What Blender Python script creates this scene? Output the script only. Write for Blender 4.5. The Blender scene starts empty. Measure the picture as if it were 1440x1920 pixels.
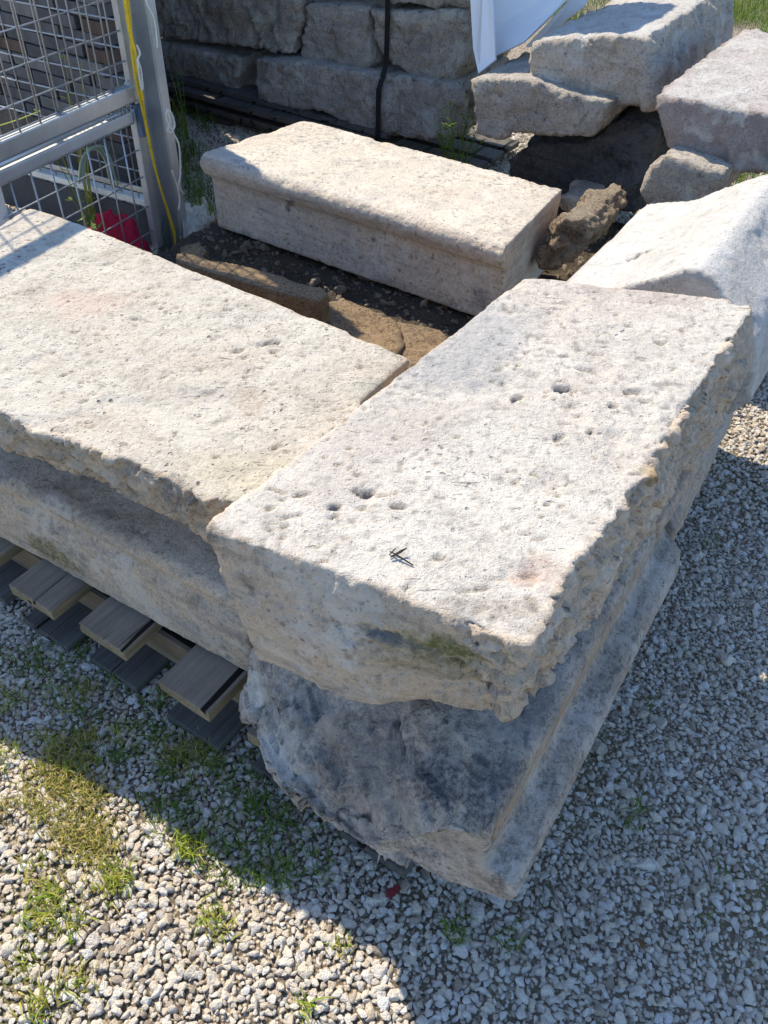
import bpy, bmesh, math, random
import numpy as np
from mathutils import Vector, Matrix
from mathutils.bvhtree import BVHTree
LAST = [None]
random.seed(7); rng = np.random.default_rng(7)
scene = bpy.context.scene
COL = scene.collection
# ------------------------------------------------------------------ camera
CAM_H, FOC, PITCH, ROLL = 1.55, 1550.0, math.radians(44), math.radians(-2)
c_, s_ = math.cos(PITCH), math.sin(PITCH)
Fv = np.array([0, c_, -s_]); up_ = np.array([0, s_, c_]); rt_ = np.array([1., 0, 0])
Rv = math.cos(ROLL) * rt_ - math.sin(ROLL) * up_
Uv = math.sin(ROLL) * rt_ + math.cos(ROLL) * up_
cam_d = bpy.data.cameras.new('camera'); cam = bpy.data.objects.new('camera', cam_d); COL.objects.link(cam)
cam_d.sensor_fit = 'VERTICAL'; cam_d.sensor_height = 24; cam_d.sensor_width = 18
cam_d.lens = 24 * FOC / 1920; cam_d.clip_end = 500; cam_d.clip_start = 0.05
cam.matrix_world = Matrix(((Rv[0], Uv[0], -Fv[0], 0), (Rv[1], Uv[1], -Fv[1], 0), (Rv[2], Uv[2], -Fv[2], CAM_H), (0, 0, 0, 1)))
scene.camera = cam
# ------------------------------------------------------------------ light
SUN_AZ, SUN_EL = math.radians(-38), math.radians(52)      # azimuth measured from +Y towards +X
world = bpy.data.worlds.new('World'); scene.world = world; world.use_nodes = True
wn = world.node_tree.nodes; wl = world.node_tree.links
sky = wn.new('ShaderNodeTexSky'); sky.sky_type = 'NISHITA'; sky.sun_disc = False
sky.sun_elevation = SUN_EL; sky.sun_rotation = SUN_AZ
wl.new(sky.outputs[0], wn['Background'].inputs[0]); sky.ozone_density = 4.5; sky.dust_density = .3
wn['Background'].inputs[1].default_value = 0.15
sd = bpy.data.lights.new('sun', 'SUN'); sd.energy = 3.9; sd.angle = math.radians(0.5); sd.color = (1.0, 0.885, 0.70)
so = bpy.data.objects.new('sun', sd); COL.objects.link(so)
dirv = Vector((math.sin(SUN_AZ) * math.cos(SUN_EL), math.cos(SUN_AZ) * math.cos(SUN_EL), math.sin(SUN_EL)))
so.rotation_euler = dirv.to_track_quat('Z', 'Y').to_euler(); so.location = (-3, 4, 6)
vs = scene.view_settings; vs.view_transform = 'Standard'; vs.look = 'None'; vs.gamma = 1; vs.exposure = 0.78
vs.use_curve_mapping = False
scene.render.engine = 'CYCLES'; scene.cycles.max_bounces = 6
# ------------------------------------------------------------------ measured frame of the yard
CO = np.array([0, 0, CAM_H])
def ray(px, py): return Fv + Rv * (px - 720) / FOC - Uv * (py - 960) / FOC
def un(px, py, z):                       # point of the level plane z seen at a place in the photograph
    d = ray(px, py); return CO + (z - CAM_H) / d[2] * d
O = un(440, 1255, .15); O[2] = 0
UA = np.array([math.sin(math.radians(122)), math.cos(math.radians(122)), 0])   # along the stone rows
VA = np.array([math.sin(math.radians(32)), math.cos(math.radians(32)), 0])     # away into the yard
ZA = np.array([0, 0, 1.])
def W(u, v, z): return O + UA * u + VA * v + ZA * z
def S(p): d = np.array(p) - O; return d @ UA, d @ VA, p[2]
def unv(px, py, v):                      # point of the upright plane v
    d = ray(px, py); t = (v - (CO - O) @ VA) / (d @ VA); return CO + t * d
# ------------------------------------------------------------------ numpy noise
def _h(i, j, k, seed):
    n = (i * 374761393 + j * 668265263 + k * 2147483647 % 1274126177 + seed * 144664) & 0xffffffff
    n = (n ^ (n >> 13)) * 1274126177 & 0xffffffff
    n = (n ^ (n >> 16)) * 2246822519 & 0xffffffff
    return ((n ^ (n >> 15)) & 0xffff) / 65535.0
def vn(p, seed=0):
    i = np.floor(p).astype(np.int64); f = p - i; f = f * f * f * (f * (f * 6 - 15) + 10)
    x, y, z = i[:, 0], i[:, 1], i[:, 2]; r = 0
    for a in (0, 1):
        for b in (0, 1):
            for c in (0, 1):
                w = (f[:, 0] if a else 1 - f[:, 0]) * (f[:, 1] if b else 1 - f[:, 1]) * (f[:, 2] if c else 1 - f[:, 2])
                r = r + w * _h(x + a, y + b, (z + c) * 31, seed)
    return r * 2 - 1
def fbm(p, fr, octv=4, seed=0, gain=.5):
    r = 0; a = 1.; t = 0
    for o in range(octv):
        r = r + a * vn(p * fr + 17.3 * o, seed + o); t += a; a *= gain; fr *= 2.03
    return r / t
def ridged(p, fr, octv=4, seed=0):
    r = 0; a = 1.; t = 0
    for o in range(octv):
        r = r + a * (1 - 2 * np.abs(vn(p * fr + 9.1 * o, seed + o))); t += a; a *= .5; fr *= 2.1
    return r / t
def facets(p, fr, seed=0):
    """broken rock facets: every cell is its own tilted plane"""
    q = p * fr; q = q + .35 * np.c_[vn(q * 1.3, seed), vn(q * 1.3 + 7, seed + 1), vn(q * 1.3 + 13, seed + 2)]
    i = np.floor(q).astype(np.int64); f = q - i; best = np.full(len(p), 9e9); val = np.zeros(len(p))
    for a in (-1, 0, 1):
        for b in (-1, 0, 1):
            for c in (-1, 0, 1):
                x, y, z = i[:, 0] + a, i[:, 1] + b, (i[:, 2] + c) * 31
                h1, h2, h3, h4, h5, h6, h7 = (_h(x, y, z, seed + 90 + k) for k in range(7))
                dx, dy, dz_ = a + h1 - f[:, 0], b + h2 - f[:, 1], c + h3 - f[:, 2]; d = dx * dx + dy * dy + dz_ * dz_
                m = d < best; best = np.where(m, d, best); v = (h4 - .5) * 1.2 - ((h5 - .5) * dx + (h6 - .5) * dy + (h7 - .5) * dz_) * 1.6; val = np.where(m, v, val)
    return val
def relax(me, arr, it):
    e = np.empty(len(me.edges) * 2, dtype=np.int32); me.edges.foreach_get('vertices', e); e = e.reshape(-1, 2); n = len(me.vertices)
    deg = np.bincount(e.ravel(), minlength=n).astype(float)
    for _ in range(it):
        if arr.ndim == 1: s = np.bincount(e[:, 0], arr[e[:, 1]], n) + np.bincount(e[:, 1], arr[e[:, 0]], n); arr = .4 * arr + .6 * s / deg
        else: arr = np.c_[tuple(relax(me, arr[:, k], 1) for k in range(3))]
    return arr
# ------------------------------------------------------------------ object helpers
def tag(o, label=None, cat=None, group=None, kind=None):
    if label: o['label'] = label
    if cat: o['category'] = cat
    if group: o['group'] = group
    if kind: o['kind'] = kind
    return o
def empty(name, loc, label, cat, group=None):
    o = bpy.data.objects.new(name, None); COL.objects.link(o); o.location = loc; o.empty_display_size = .05
    return tag(o, label, cat, group)
def link(name, me, mat=None, parent=None, centre=True):
    o = bpy.data.objects.new(name, me); COL.objects.link(o)
    if mat: me.materials.clear(); me.materials.append(mat)
    if centre:
        n = len(me.vertices); co = np.empty(n * 3); me.vertices.foreach_get('co', co); co = co.reshape(-1, 3)
        c = (co.min(0) + co.max(0)) / 2; c[2] = co[:, 2].min()
        me.vertices.foreach_set('co', (co - c).ravel()); o.location = c
    if parent:
        o.parent = parent; o.location = Vector(o.location) - parent.location
    return o
def mesh(name, verts, faces, smooth=False):
    me = bpy.data.meshes.new(name); me.from_pydata([tuple(map(float, v)) for v in verts], [], faces); me.update()
    if smooth: me.polygons.foreach_set('use_smooth', [True] * len(me.polygons))
    return me
def box_mesh(cx, ax, ay, az_, name='box', bev=0.0):
    """box from a centre and three half-vectors"""
    cx, ax, ay, az_ = map(np.array, (cx, ax, ay, az_)); v = []
    for k in (-1, 1):
        for j in (-1, 1):
            for i in (-1, 1): v.append(cx + ax * i + ay * j + az_ * k)
    f = [(0, 2, 3, 1), (4, 5, 7, 6), (0, 1, 5, 4), (2, 6, 7, 3), (0, 4, 6, 2), (1, 3, 7, 5)]
    me = mesh(name, v, f)
    bm = bmesh.new(); bm.from_mesh(me)
    if bev: bmesh.ops.bevel(bm, geom=bm.edges[:], offset=bev, segments=2, affect='EDGES', profile=.6)
    bmesh.ops.recalc_face_normals(bm, faces=bm.faces[:]); bm.to_mesh(me); bm.free()
    return me
def tube_mesh(paths, name='tube', segs=7):
    """paths: list of (points, radius or radii)"""
    V = []; Fc = []
    for pts, rad in paths:
        pts = np.array(pts, float); n = len(pts); rr = np.full(n, rad) if np.isscalar(rad) else np.array(rad)
        t = np.gradient(pts, axis=0); t /= np.linalg.norm(t, axis=1)[:, None] + 1e-9
        ref = np.array([.31, .17, .93]) if abs(t[0, 2]) < .8 else np.array([.9, .3, .1])
        b0 = len(V)
        for i in range(n):
            a = ref - t[i] * (ref @ t[i]); a /= np.linalg.norm(a); ref = a; b = np.cross(t[i], a)
            for k in range(segs):
                an = 2 * math.pi * k / segs; V.append(pts[i] + rr[i] * (a * math.cos(an) + b * math.sin(an)))
        for i in range(n - 1):
            for k in range(segs):
                q = b0 + i * segs; Fc.append((q + k, q + (k + 1) % segs, q + segs + (k + 1) % segs, q + segs + k))
        Fc.append(tuple(b0 + k for k in range(segs))[::-1]); Fc.append(tuple(b0 + (n - 1) * segs + k for k in range(segs)))
    return mesh(name, V, Fc, True)
def smooth_path(ctrl, n=60):
    ctrl = np.array(ctrl, float); m = len(ctrl)
    P = np.vstack([2 * ctrl[0] - ctrl[1], ctrl, 2 * ctrl[-1] - ctrl[-2]]); out = []
    for t in np.linspace(0, m - 1 - 1e-6, n):
        i = int(t); f = t - i; p0, p1, p2, p3 = P[i:i + 4]
        out.append(.5 * (2 * p1 + (p2 - p0) * f + (2 * p0 - 5 * p1 + 4 * p2 - p3) * f * f + (3 * p1 - p0 - 3 * p2 + p3) * f ** 3))
    return np.array(out)
def resample(side, n):
    s = np.array(side, float); L = np.r_[0, np.cumsum(np.linalg.norm(np.diff(s, axis=0), axis=1))]
    t = np.linspace(0, L[-1], n, endpoint=False)
    return np.array([[np.interp(x, L, s[:, k]) for k in range(s.shape[1])] for x in t])
def ring_sides(sides, n=60): return np.vstack([resample(s, n) for s in sides])
def loft_mesh(rings, name='stone'):
    n = len(rings[0]); V = np.vstack(rings); Fc = []
    for r in range(len(rings) - 1):
        a = r * n; b = a + n
        for k in range(n): Fc.append((a + k, a + (k + 1) % n, b + (k + 1) % n, b + k))
    me = bpy.data.meshes.new(name)
    bm = bmesh.new(); vs_ = [bm.verts.new(v) for v in V]
    for f in Fc:
        try: bm.faces.new([vs_[i] for i in f])
        except ValueError: pass
    for r in (0, len(rings) - 1):
        c = bm.verts.new(np.mean(rings[r], axis=0))
        for k in range(n):
            try: bm.faces.new([vs_[r * n + k], vs_[r * n + (k + 1) % n], c])
            except ValueError: pass
    bmesh.ops.recalc_face_normals(bm, faces=bm.faces[:]); bm.to_mesh(me); bm.free(); return me
def join(meshes, name='stone'):
    bm = bmesh.new()
    for m in meshes: bm.from_mesh(m)
    me = bpy.data.meshes.new(name); bm.to_mesh(me); bm.free(); return me
def voxel(me, size, sm=3):
    o = bpy.data.objects.new('tmp', me); COL.objects.link(o)
    m = o.modifiers.new('r', 'REMESH'); m.mode = 'VOXEL'; m.voxel_size = size; m.use_smooth_shade = True
    if sm:
        q = o.modifiers.new('s', 'SMOOTH'); q.factor = .5; q.iterations = sm
    dg = bpy.context.evaluated_depsgraph_get(); r = bpy.data.meshes.new_from_object(o.evaluated_get(dg))
    bpy.data.objects.remove(o); r.polygons.foreach_set('use_smooth', [True] * len(r.polygons)); return r
def get(me):
    n = len(me.vertices); co = np.empty(n * 3); me.vertices.foreach_get('co', co)
    nn = np.empty(n * 3); me.vertex_normals.foreach_get('vector', nn); return co.reshape(-1, 3), nn.reshape(-1, 3)
def weather(me, seed=0, top=.0012, side=.006, big=.006, chip=.004, fr=9., pits=(), pore=.0, strata=0.0, warp=None, fac=0., facfr=22., mask=None):
    """displace a remeshed stone: broad unevenness, rough sides, chipped edges, pits"""
    co, no0 = get(me); no = relax(me, no0.copy(), 3); no /= np.linalg.norm(no, axis=1)[:, None]
    flat = np.clip((no[:, 2] - .75) / .2, 0, 1); mk = 1. if mask is None else mask((co - O) @ UA, (co - O) @ VA, co[:, 2])
    d = big * fbm(co, 3.2, 2, seed) * (1 - .6 * flat)
    d += side * (.25 + .75 * mk) * (1 - flat) * (.55 * ridged(co, fr, 4, seed + 5) + .6 * fbm(co, fr * 2.7, 4, seed + 9))
    tm = .35 + 1.5 * np.clip(fbm(co, 4.5, 3, seed + 60) * 1.6 + .35, 0, 1); d += top * tm * flat * (fbm(co, 38, 3, seed + 21) + .8 * fbm(co, 11, 2, seed + 22))
    if strata:
        q = co * np.array([3, 3, 45.]); d += strata * (1 - flat) * fbm(q, 1., 3, seed + 30)
    edge = relax(me, np.exp(-((no[:, 2] - .7) / .3) ** 2), 4)
    d -= 1.5 * (.3 + .7 * mk) * chip * edge * np.clip(fbm(co, 17, 3, seed + 40) * 3.2 - .15, 0, 1.6)
    if fac:
        fv = fac * (facets(co, facfr, seed) + .5 * facets(co, facfr * 2.3, seed + 7)); d += (1 - flat) * fv * mk
    if pore:
        q = vn(co * 95, seed + 50); r = vn(co * 9, seed + 51)
        d -= pore * np.clip((q - .45) * 3, 0, 1) * np.clip(r + .5, 0, 1)
    recess_tone = np.clip(-(ridged(co, fr, 4, seed + 5) + .15) * 1.6, 0, .55) * (1 - flat) + (np.clip((vn(co * 95, seed + 50) - .45) * 3, 0, 1) * np.clip(vn(co * 9, seed + 51) + .5, 0, 1) * .8 if pore else 0)
    new = co + no * d[:, None]
    if len(pits):
        wob = 1 + .75 * vn(co * 110, seed + 3) + .35 * vn(co * 45, seed + 4); order = np.argsort(co[:, 0]); xs_ = co[order, 0]
    for (p, rx, ry, ang, dep) in pits:
        R_ = 2 * max(rx, ry); ix = order[np.searchsorted(xs_, p[0] - R_):np.searchsorted(xs_, p[0] + R_)]
        if not len(ix): continue
        dx = co[ix, 0] - p[0]; dy = co[ix, 1] - p[1]; ca, sa = math.cos(ang), math.sin(ang)
        x = (dx * ca + dy * sa) / rx; y = (-dx * sa + dy * ca) / ry
        r = (x * x + y * y) * wob[ix]
        w = np.where(r < 4, np.clip(1.15 - r, 0, 1) ** .7, 0) * (no[ix, 2] > .4)
        new[ix, 2] -= dep * 1.25 * w; recess_tone[ix] = np.maximum(recess_tone[ix], np.clip(w * 1.4 - .15, 0, 1) * min(1, dep / .007))
    if warp is not None: new = warp(new, no)
    me.vertices.foreach_set('co', new.ravel()); sd1 = relax(me, 1 - flat, 2); a = me.attributes.new('side', 'FLOAT', 'POINT'); a.data.foreach_set('value', np.ascontiguousarray(sd1, dtype=np.float32)); a = me.attributes.new('recess_tone', 'FLOAT', 'POINT'); a.data.foreach_set('value', np.ascontiguousarray(recess_tone, dtype=np.float32)); me.update(); LAST[0] = me; return me
# ------------------------------------------------------------------ materials
class NT:
    def __init__(s, name):
        s.m = bpy.data.materials.new(name); s.m.use_nodes = True; s.t = s.m.node_tree; s.b = s.t.nodes['Principled BSDF']
        s.b.inputs['Specular IOR Level'].default_value = .25
    def n(s, ty, **kw):
        x = s.t.nodes.new(ty)
        for k, v in kw.items(): setattr(x, k, v)
        return x
    def l(s, a, b): s.t.links.new(a, b)
    def sock(s, v, inp):
        if isinstance(v, bpy.types.NodeSocket): s.l(v, inp)
        else: inp.default_value = v
    def math(s, op, a, b=0., clamp=False):
        x = s.n('ShaderNodeMath', operation=op, use_clamp=clamp); s.sock(a, x.inputs[0]); s.sock(b, x.inputs[1]); return x.outputs[0]
    def mix(s, f, a, b, mode='MIX'):
        x = s.n('ShaderNodeMix', data_type='RGBA', blend_type=mode); s.sock(f, x.inputs[0])
        s.sock(a if isinstance(a, bpy.types.NodeSocket) else (*a, 1), x.inputs[6]); s.sock(b if isinstance(b, bpy.types.NodeSocket) else (*b, 1), x.inputs[7]); return x.outputs[2]
    def noise(s, co, sc, det=4, rough=.55, dist=0.):
        x = s.n('ShaderNodeTexNoise'); s.l(co, x.inputs['Vector']); x.inputs['Scale'].default_value = sc
        x.inputs['Detail'].default_value = det; x.inputs['Roughness'].default_value = rough; x.inputs['Distortion'].default_value = dist; return x.outputs[0]
    def vor(s, co, sc, feat='F1', rnd=1.):
        x = s.n('ShaderNodeTexVoronoi', feature=feat); s.l(co, x.inputs['Vector']); x.inputs['Scale'].default_value = sc
        x.inputs['Randomness'].default_value = rnd; return x
    def ramp(s, v, lo, hi, a=0., b=1.):
        x = s.n('ShaderNodeMapRange'); x.inputs[1].default_value = lo; x.inputs[2].default_value = hi
        x.inputs[3].default_value = a; x.inputs[4].default_value = b; s.sock(v, x.inputs[0]); return x.outputs[0]
    def bump(s, h, st, dist=.002, nrm=None):
        x = s.n('ShaderNodeBump'); s.sock(h, x.inputs['Height']); x.inputs['Strength'].default_value = st; x.inputs['Distance'].default_value = dist
        if nrm: s.l(nrm, x.inputs['Normal'])
        return x.outputs[0]
def simple_mat(name, col, rough=.6, metal=0., var=.15, sc=30., bumpd=.0005, **kw):
    t = NT(name); co = t.n('ShaderNodeTexCoord').outputs['Object']
    n1 = t.noise(co, sc, 5, .6); n2 = t.noise(co, sc * .2, 3)
    f = t.math('ADD', t.math('MULTIPLY', n1, .5), t.math('MULTIPLY', n2, .5))
    a = tuple(c * (1 - var) for c in col); b = tuple(min(1, c * (1 + var)) for c in col)
    t.l(t.mix(t.ramp(f, .35, .65), a, b), t.b.inputs['Base Color'])
    t.b.inputs['Roughness'].default_value = rough; t.b.inputs['Metallic'].default_value = metal
    t.l(t.bump(n1, .6, bumpd), t.b.inputs['Normal'])
    for k, v in kw.items(): t.b.inputs[k].default_value = v
    return t.m
def stone_mat(name, light, dark, warm, broken=(.62, .46, .31), bk=.75, speck=.5, pores=.6, grain=.0016, stains=(), lichen=0., pore_sc=55., origin=None, bl=(.05, .05, .05), rough_top=1.0):
    """limestone: cream and grey clouds, warm veins, small dark pores, fine grain relief.
    stains: (world point, radius, colour, strength) marks painted onto the stone, among them the dark of holes"""
    t = NT(name); tc = t.n('ShaderNodeTexCoord'); co = tc.outputs['Object']
    big = t.noise(co, 3.1, 6, .62, .6); mid = t.noise(co, 15, 7, .68, .3); fine = t.noise(co, 120, 5, .7); fin2 = t.noise(co, 420, 3, .7)
    c = t.mix(t.ramp(big, .38, .66), light, warm)
    sa = t.n('ShaderNodeAttribute', attribute_name='side'); c = t.mix(t.math('MULTIPLY', sa.outputs['Fac'], bk), c, broken)  # broken-face tan plus warm bounce light painted onto upright sides
    c = t.mix(t.ramp(mid, .48, .68, 0, .75), c, dark)
    c = t.mix(t.math('MULTIPLY', t.ramp(t.noise(co, 46, 6, .72, .5), .54, .66), .55), c, tuple(x * .55 for x in dark))
    c = t.mix(t.ramp(fine, .50, .66, 0, speck), c, tuple(x * .45 for x in dark))
    c = t.mix(t.ramp(fin2, .32, .46, .6, 0.), c, tuple(min(.85, x * 1.35) for x in light))
    mb = t.n('ShaderNodeMapping'); t.l(co, mb.inputs[0]); mb.inputs['Scale'].default_value = (4, 4, 34)
    bed = t.math('MULTIPLY', t.ramp(t.noise(mb.outputs[0], 1., 6, .65, .8), .50, .66), sa.outputs['Fac']); c = t.mix(t.math('MULTIPLY', bed, .5), c, tuple(x * .6 for x in dark))
    pt = t.math('MULTIPLY', t.ramp(t.noise(co, 5.2, 6, .66, 1.2), .53, .60), .5); c = t.mix(pt, c, tuple(min(.8, x * 1.12) for x in light))
    if lichen:
        lm = t.math('MULTIPLY', t.ramp(t.noise(co, 7.5, 6, .7, 1.), .55, .68), t.ramp(t.noise(co, 60, 5, .7), .42, .6))
        c = t.mix(t.math('MULTIPLY', lm, lichen), c, (.10, .095, .085))
    if any(len(q_[0]) == 2 for q_ in stains):
        bmh = bmesh.new(); bmh.from_mesh(LAST[0]); bvh = BVHTree.FromBMesh(bmh); bmh.free()
    for (p, r, sc, st) in stains:
        if len(p) == 2:
            hit = bvh.ray_cast(Vector(CO), Vector(ray(*p)).normalized())[0]
            if hit is None: print('no hit', name, p); continue
            p = np.array(hit)
        q = t.n('ShaderNodeVectorMath', operation='SUBTRACT'); t.l(co, q.inputs[0]); q.inputs[1].default_value = tuple(np.array(p) - origin)
        if not np.isscalar(r):
            q2 = t.n('ShaderNodeVectorMath', operation='DIVIDE'); t.l(q.outputs[0], q2.inputs[0]); q2.inputs[1].default_value = r; q = q2; r = 1.
        ln = t.n('ShaderNodeVectorMath', operation='LENGTH'); t.l(q.outputs[0], ln.inputs[0])
        d = t.math('ADD', t.math('DIVIDE', ln.outputs['Value'], r), t.math('MULTIPLY', t.math('SUBTRACT', t.noise(co, 28, 6, .7), .5), 2.2))
        m = t.math('MULTIPLY', t.ramp(d, 1.05, .45), t.ramp(fine, .35, .6, .35, 1.))
        c = t.mix(t.math('MULTIPLY', m, st), c, sc)
    mp = t.n('ShaderNodeMapping'); t.l(co, mp.inputs[0]); mp.inputs['Scale'].default_value = (22, 95, 60); mp.inputs['Rotation'].default_value = (.2, .1, .55)
    scr = t.math('MULTIPLY', t.ramp(t.noise(mp.outputs[0], 1., 3, .55, .6), .655, .70), t.ramp(t.noise(co, 6, 3), .45, .6))
    c = t.mix(t.math('MULTIPLY', scr, .6 * pores + .15), c, tuple(x * .4 for x in dark))
    at = t.n('ShaderNodeAttribute', attribute_name='recess_tone'); c = t.mix(t.math('MULTIPLY', at.outputs['Fac'], .72), c, tuple(x * .38 for x in dark))  # darker tone in pits and hollows of the relief
    wv = t.n('ShaderNodeVectorMath', operation='ADD'); t.l(co, wv.inputs[0])
    nz = t.n('ShaderNodeTexNoise'); t.l(co, nz.inputs['Vector']); nz.inputs['Scale'].default_value = 40
    sc_ = t.n('ShaderNodeVectorMath', operation='SCALE'); t.l(nz.outputs['Color'], sc_.inputs[0]); sc_.inputs[3].default_value = .02; t.l(sc_.outputs[0], wv.inputs[1])
    v1 = t.vor(wv.outputs[0], pore_sc); v2 = t.vor(wv.outputs[0], pore_sc * 2.6)
    msk = t.ramp(t.noise(co, 9, 4, .6), .47, .6)
    p1 = t.math('MULTIPLY', t.ramp(v1.outputs['Distance'], .24, .12), t.ramp(t.n('ShaderNodeSeparateColor').outputs[0], 0, 1) if False else msk)
    sp = t.n('ShaderNodeSeparateColor'); t.l(v1.outputs['Color'], sp.inputs[0]); p1 = t.math('MULTIPLY', p1, t.ramp(sp.outputs[0], .45, .55))
    sp2 = t.n('ShaderNodeSeparateColor'); t.l(v2.outputs['Color'], sp2.inputs[0])
    p2 = t.math('MULTIPLY', t.ramp(v2.outputs['Distance'], .25, .1), t.ramp(sp2.outputs[0], .6, .7))
    pp = t.math('MAXIMUM', p1, t.math('MULTIPLY', p2, .6)); pp = t.math('MULTIPLY', pp, pores)
    c = t.mix(t.math('MULTIPLY', pp, .75), c, bl)
    t.l(c, t.b.inputs['Base Color']); t.b.inputs['Roughness'].default_value = .88; t.b.inputs['Specular IOR Level'].default_value = .15
    h = t.math('ADD', t.math('MULTIPLY', mid, 2.2), t.math('ADD', t.math('MULTIPLY', fine, 1.5), t.math('MULTIPLY', fin2, .6)))
    h = t.math('SUBTRACT', h, t.math('ADD', t.math('MULTIPLY', pp, 1.6), t.math('MULTIPLY', scr, .9)))
    t.l(t.bump(h, rough_top, grain * 2.1), t.b.inputs['Normal'])
    return t.m
def wood_mat(name, col, dark, grain_axis):
    """grain_axis: world direction of the grain"""
    t = NT(name); tc = t.n('ShaderNodeTexCoord'); co = tc.outputs['Object']
    a = math.atan2(grain_axis[1], grain_axis[0])
    mp = t.n('ShaderNodeMapping', vector_type='TEXTURE'); t.l(co, mp.inputs[0]); mp.inputs['Rotation'].default_value = (0, 0, a)
    mp2 = t.n('ShaderNodeMapping'); t.l(mp.outputs[0], mp2.inputs[0]); mp2.inputs['Scale'].default_value = (3, 60, 60)
    oi = t.n('ShaderNodeObjectInfo'); ad = t.n('ShaderNodeVectorMath', operation='ADD'); t.l(mp2.outputs[0], ad.inputs[0])
    cx = t.n('ShaderNodeCombineXYZ'); t.l(t.math('MULTIPLY', oi.outputs['Random'], 50), cx.inputs[0]); t.l(cx.outputs[0], ad.inputs[1])
    g = t.noise(ad.outputs[0], 1.5, 6, .65, .4); b = t.noise(co, 6, 4)
    c = t.mix(t.ramp(g, .35, .7), col, dark); c = t.mix(t.ramp(b, .4, .7, 0, .5), c, tuple(x * .6 for x in dark))
    crack = t.ramp(t.noise(ad.outputs[0], .5, 2, .4), .645, .665)
    c = t.mix(crack, c, (.01, .008, .006))
    t.l(c, t.b.inputs['Base Color']); t.b.inputs['Roughness'].default_value = .85
    t.l(t.bump(t.math('SUBTRACT', g, t.math('MULTIPLY', crack, 2)), .8, .0025), t.b.inputs['Normal']); return t.m
def cen(me):
    co, _ = get(me); c = (co.min(0) + co.max(0)) / 2; c[2] = co[:, 2].min(); return c
CREAM, GREY, WARM = (.62, .585, .52), (.40, .375, .34), (.54, .465, .385)
DGREY, DWARM = (.27, .26, .245), (.33, .275, .225)
# ------------------------------------------------------------------ ground
t = NT('soil'); co = t.n('ShaderNodeTexCoord').outputs['Object']
v = t.vor(co, 150); sp = t.n('ShaderNodeSeparateColor'); t.l(v.outputs['Color'], sp.inputs[0])
c = t.mix(sp.outputs[0], (.34, .28, .21), (.64, .56, .45)); c = t.mix(t.ramp(v.outputs['Distance'], .35, .6), c, (.15, .12, .085))
c = t.mix(t.ramp(t.noise(co, 1.3, 5), .5, .65), c, (.16, .14, .06))
t.l(c, t.b.inputs['Base Color']); t.b.inputs['Roughness'].default_value = .95
t.l(t.bump(t.math('SUBTRACT', 1., v.outputs['Distance']), .9, .006), t.b.inputs['Normal']); SOIL = t.m
g = link('ground', mesh('ground', [(-60, -60, 0), (60, -60, 0), (60, 60, 0), (-60, 60, 0)], [(0, 1, 2, 3)]), SOIL, centre=False); tag(g, kind='structure')

# gravel -------------------------------------------------------------
t = NT('gravel_stone'); oi = t.n('ShaderNodeObjectInfo'); co = t.n('ShaderNodeTexCoord').outputs['Object']
r = oi.outputs['Random']
cr = t.n('ShaderNodeValToRGB'); t.l(r, cr.inputs[0]); e = cr.color_ramp.elements
e[0].position = 0; e[0].color = (.34, .28, .22, 1); e[1].position = 1; e[1].color = (.86, .83, .78, 1)
for p_, c_l in ((.10, (.70, .60, .47, 1)), (.35, (.80, .71, .58, 1)), (.6, (.74, .68, .60, 1)), (.8, (.82, .75, .64, 1))):
    q = e.new(p_); q.color = c_l
n1 = t.noise(co, 2.2, 5, .65)
c = t.mix(t.ramp(n1, .55, .8, 0, .4), cr.outputs[0], (.52, .44, .34))
t.l(c, t.b.inputs['Base Color']); t.b.inputs['Roughness'].default_value = .75; t.l(t.bump(n1, .6, .08), t.b.inputs['Normal'])
PEB = t.m
pebcol = bpy.data.collections.new('pebbles')
for i in range(10):
    pts = rng.normal(size=(13, 3)); pts /= np.linalg.norm(pts, axis=1)[:, None]
    pts *= np.array([1.15 + .2 * rng.random(), .85 + .2 * rng.random(), .62 + .2 * rng.random()])
    bm = bmesh.new(); vv = [bm.verts.new(p) for p in pts]; r_ = bmesh.ops.convex_hull(bm, input=vv)
    bmesh.ops.delete(bm, geom=[x for x in bm.verts if not x.link_faces], context='VERTS')
    bmesh.ops.bevel(bm, geom=bm.edges[:], offset=.13, segments=2, affect='EDGES', profile=.5, clamp_overlap=True)
    bmesh.ops.triangulate(bm, faces=bm.faces[:]); bmesh.ops.recalc_face_normals(bm, faces=bm.faces[:])
    me = bpy.data.meshes.new('pebble'); bm.to_mesh(me); bm.free(); me.polygons.foreach_set('use_smooth', [True] * len(me.polygons))
    me.materials.append(PEB); pebcol.objects.link(bpy.data.objects.new('pebble', me))
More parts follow.
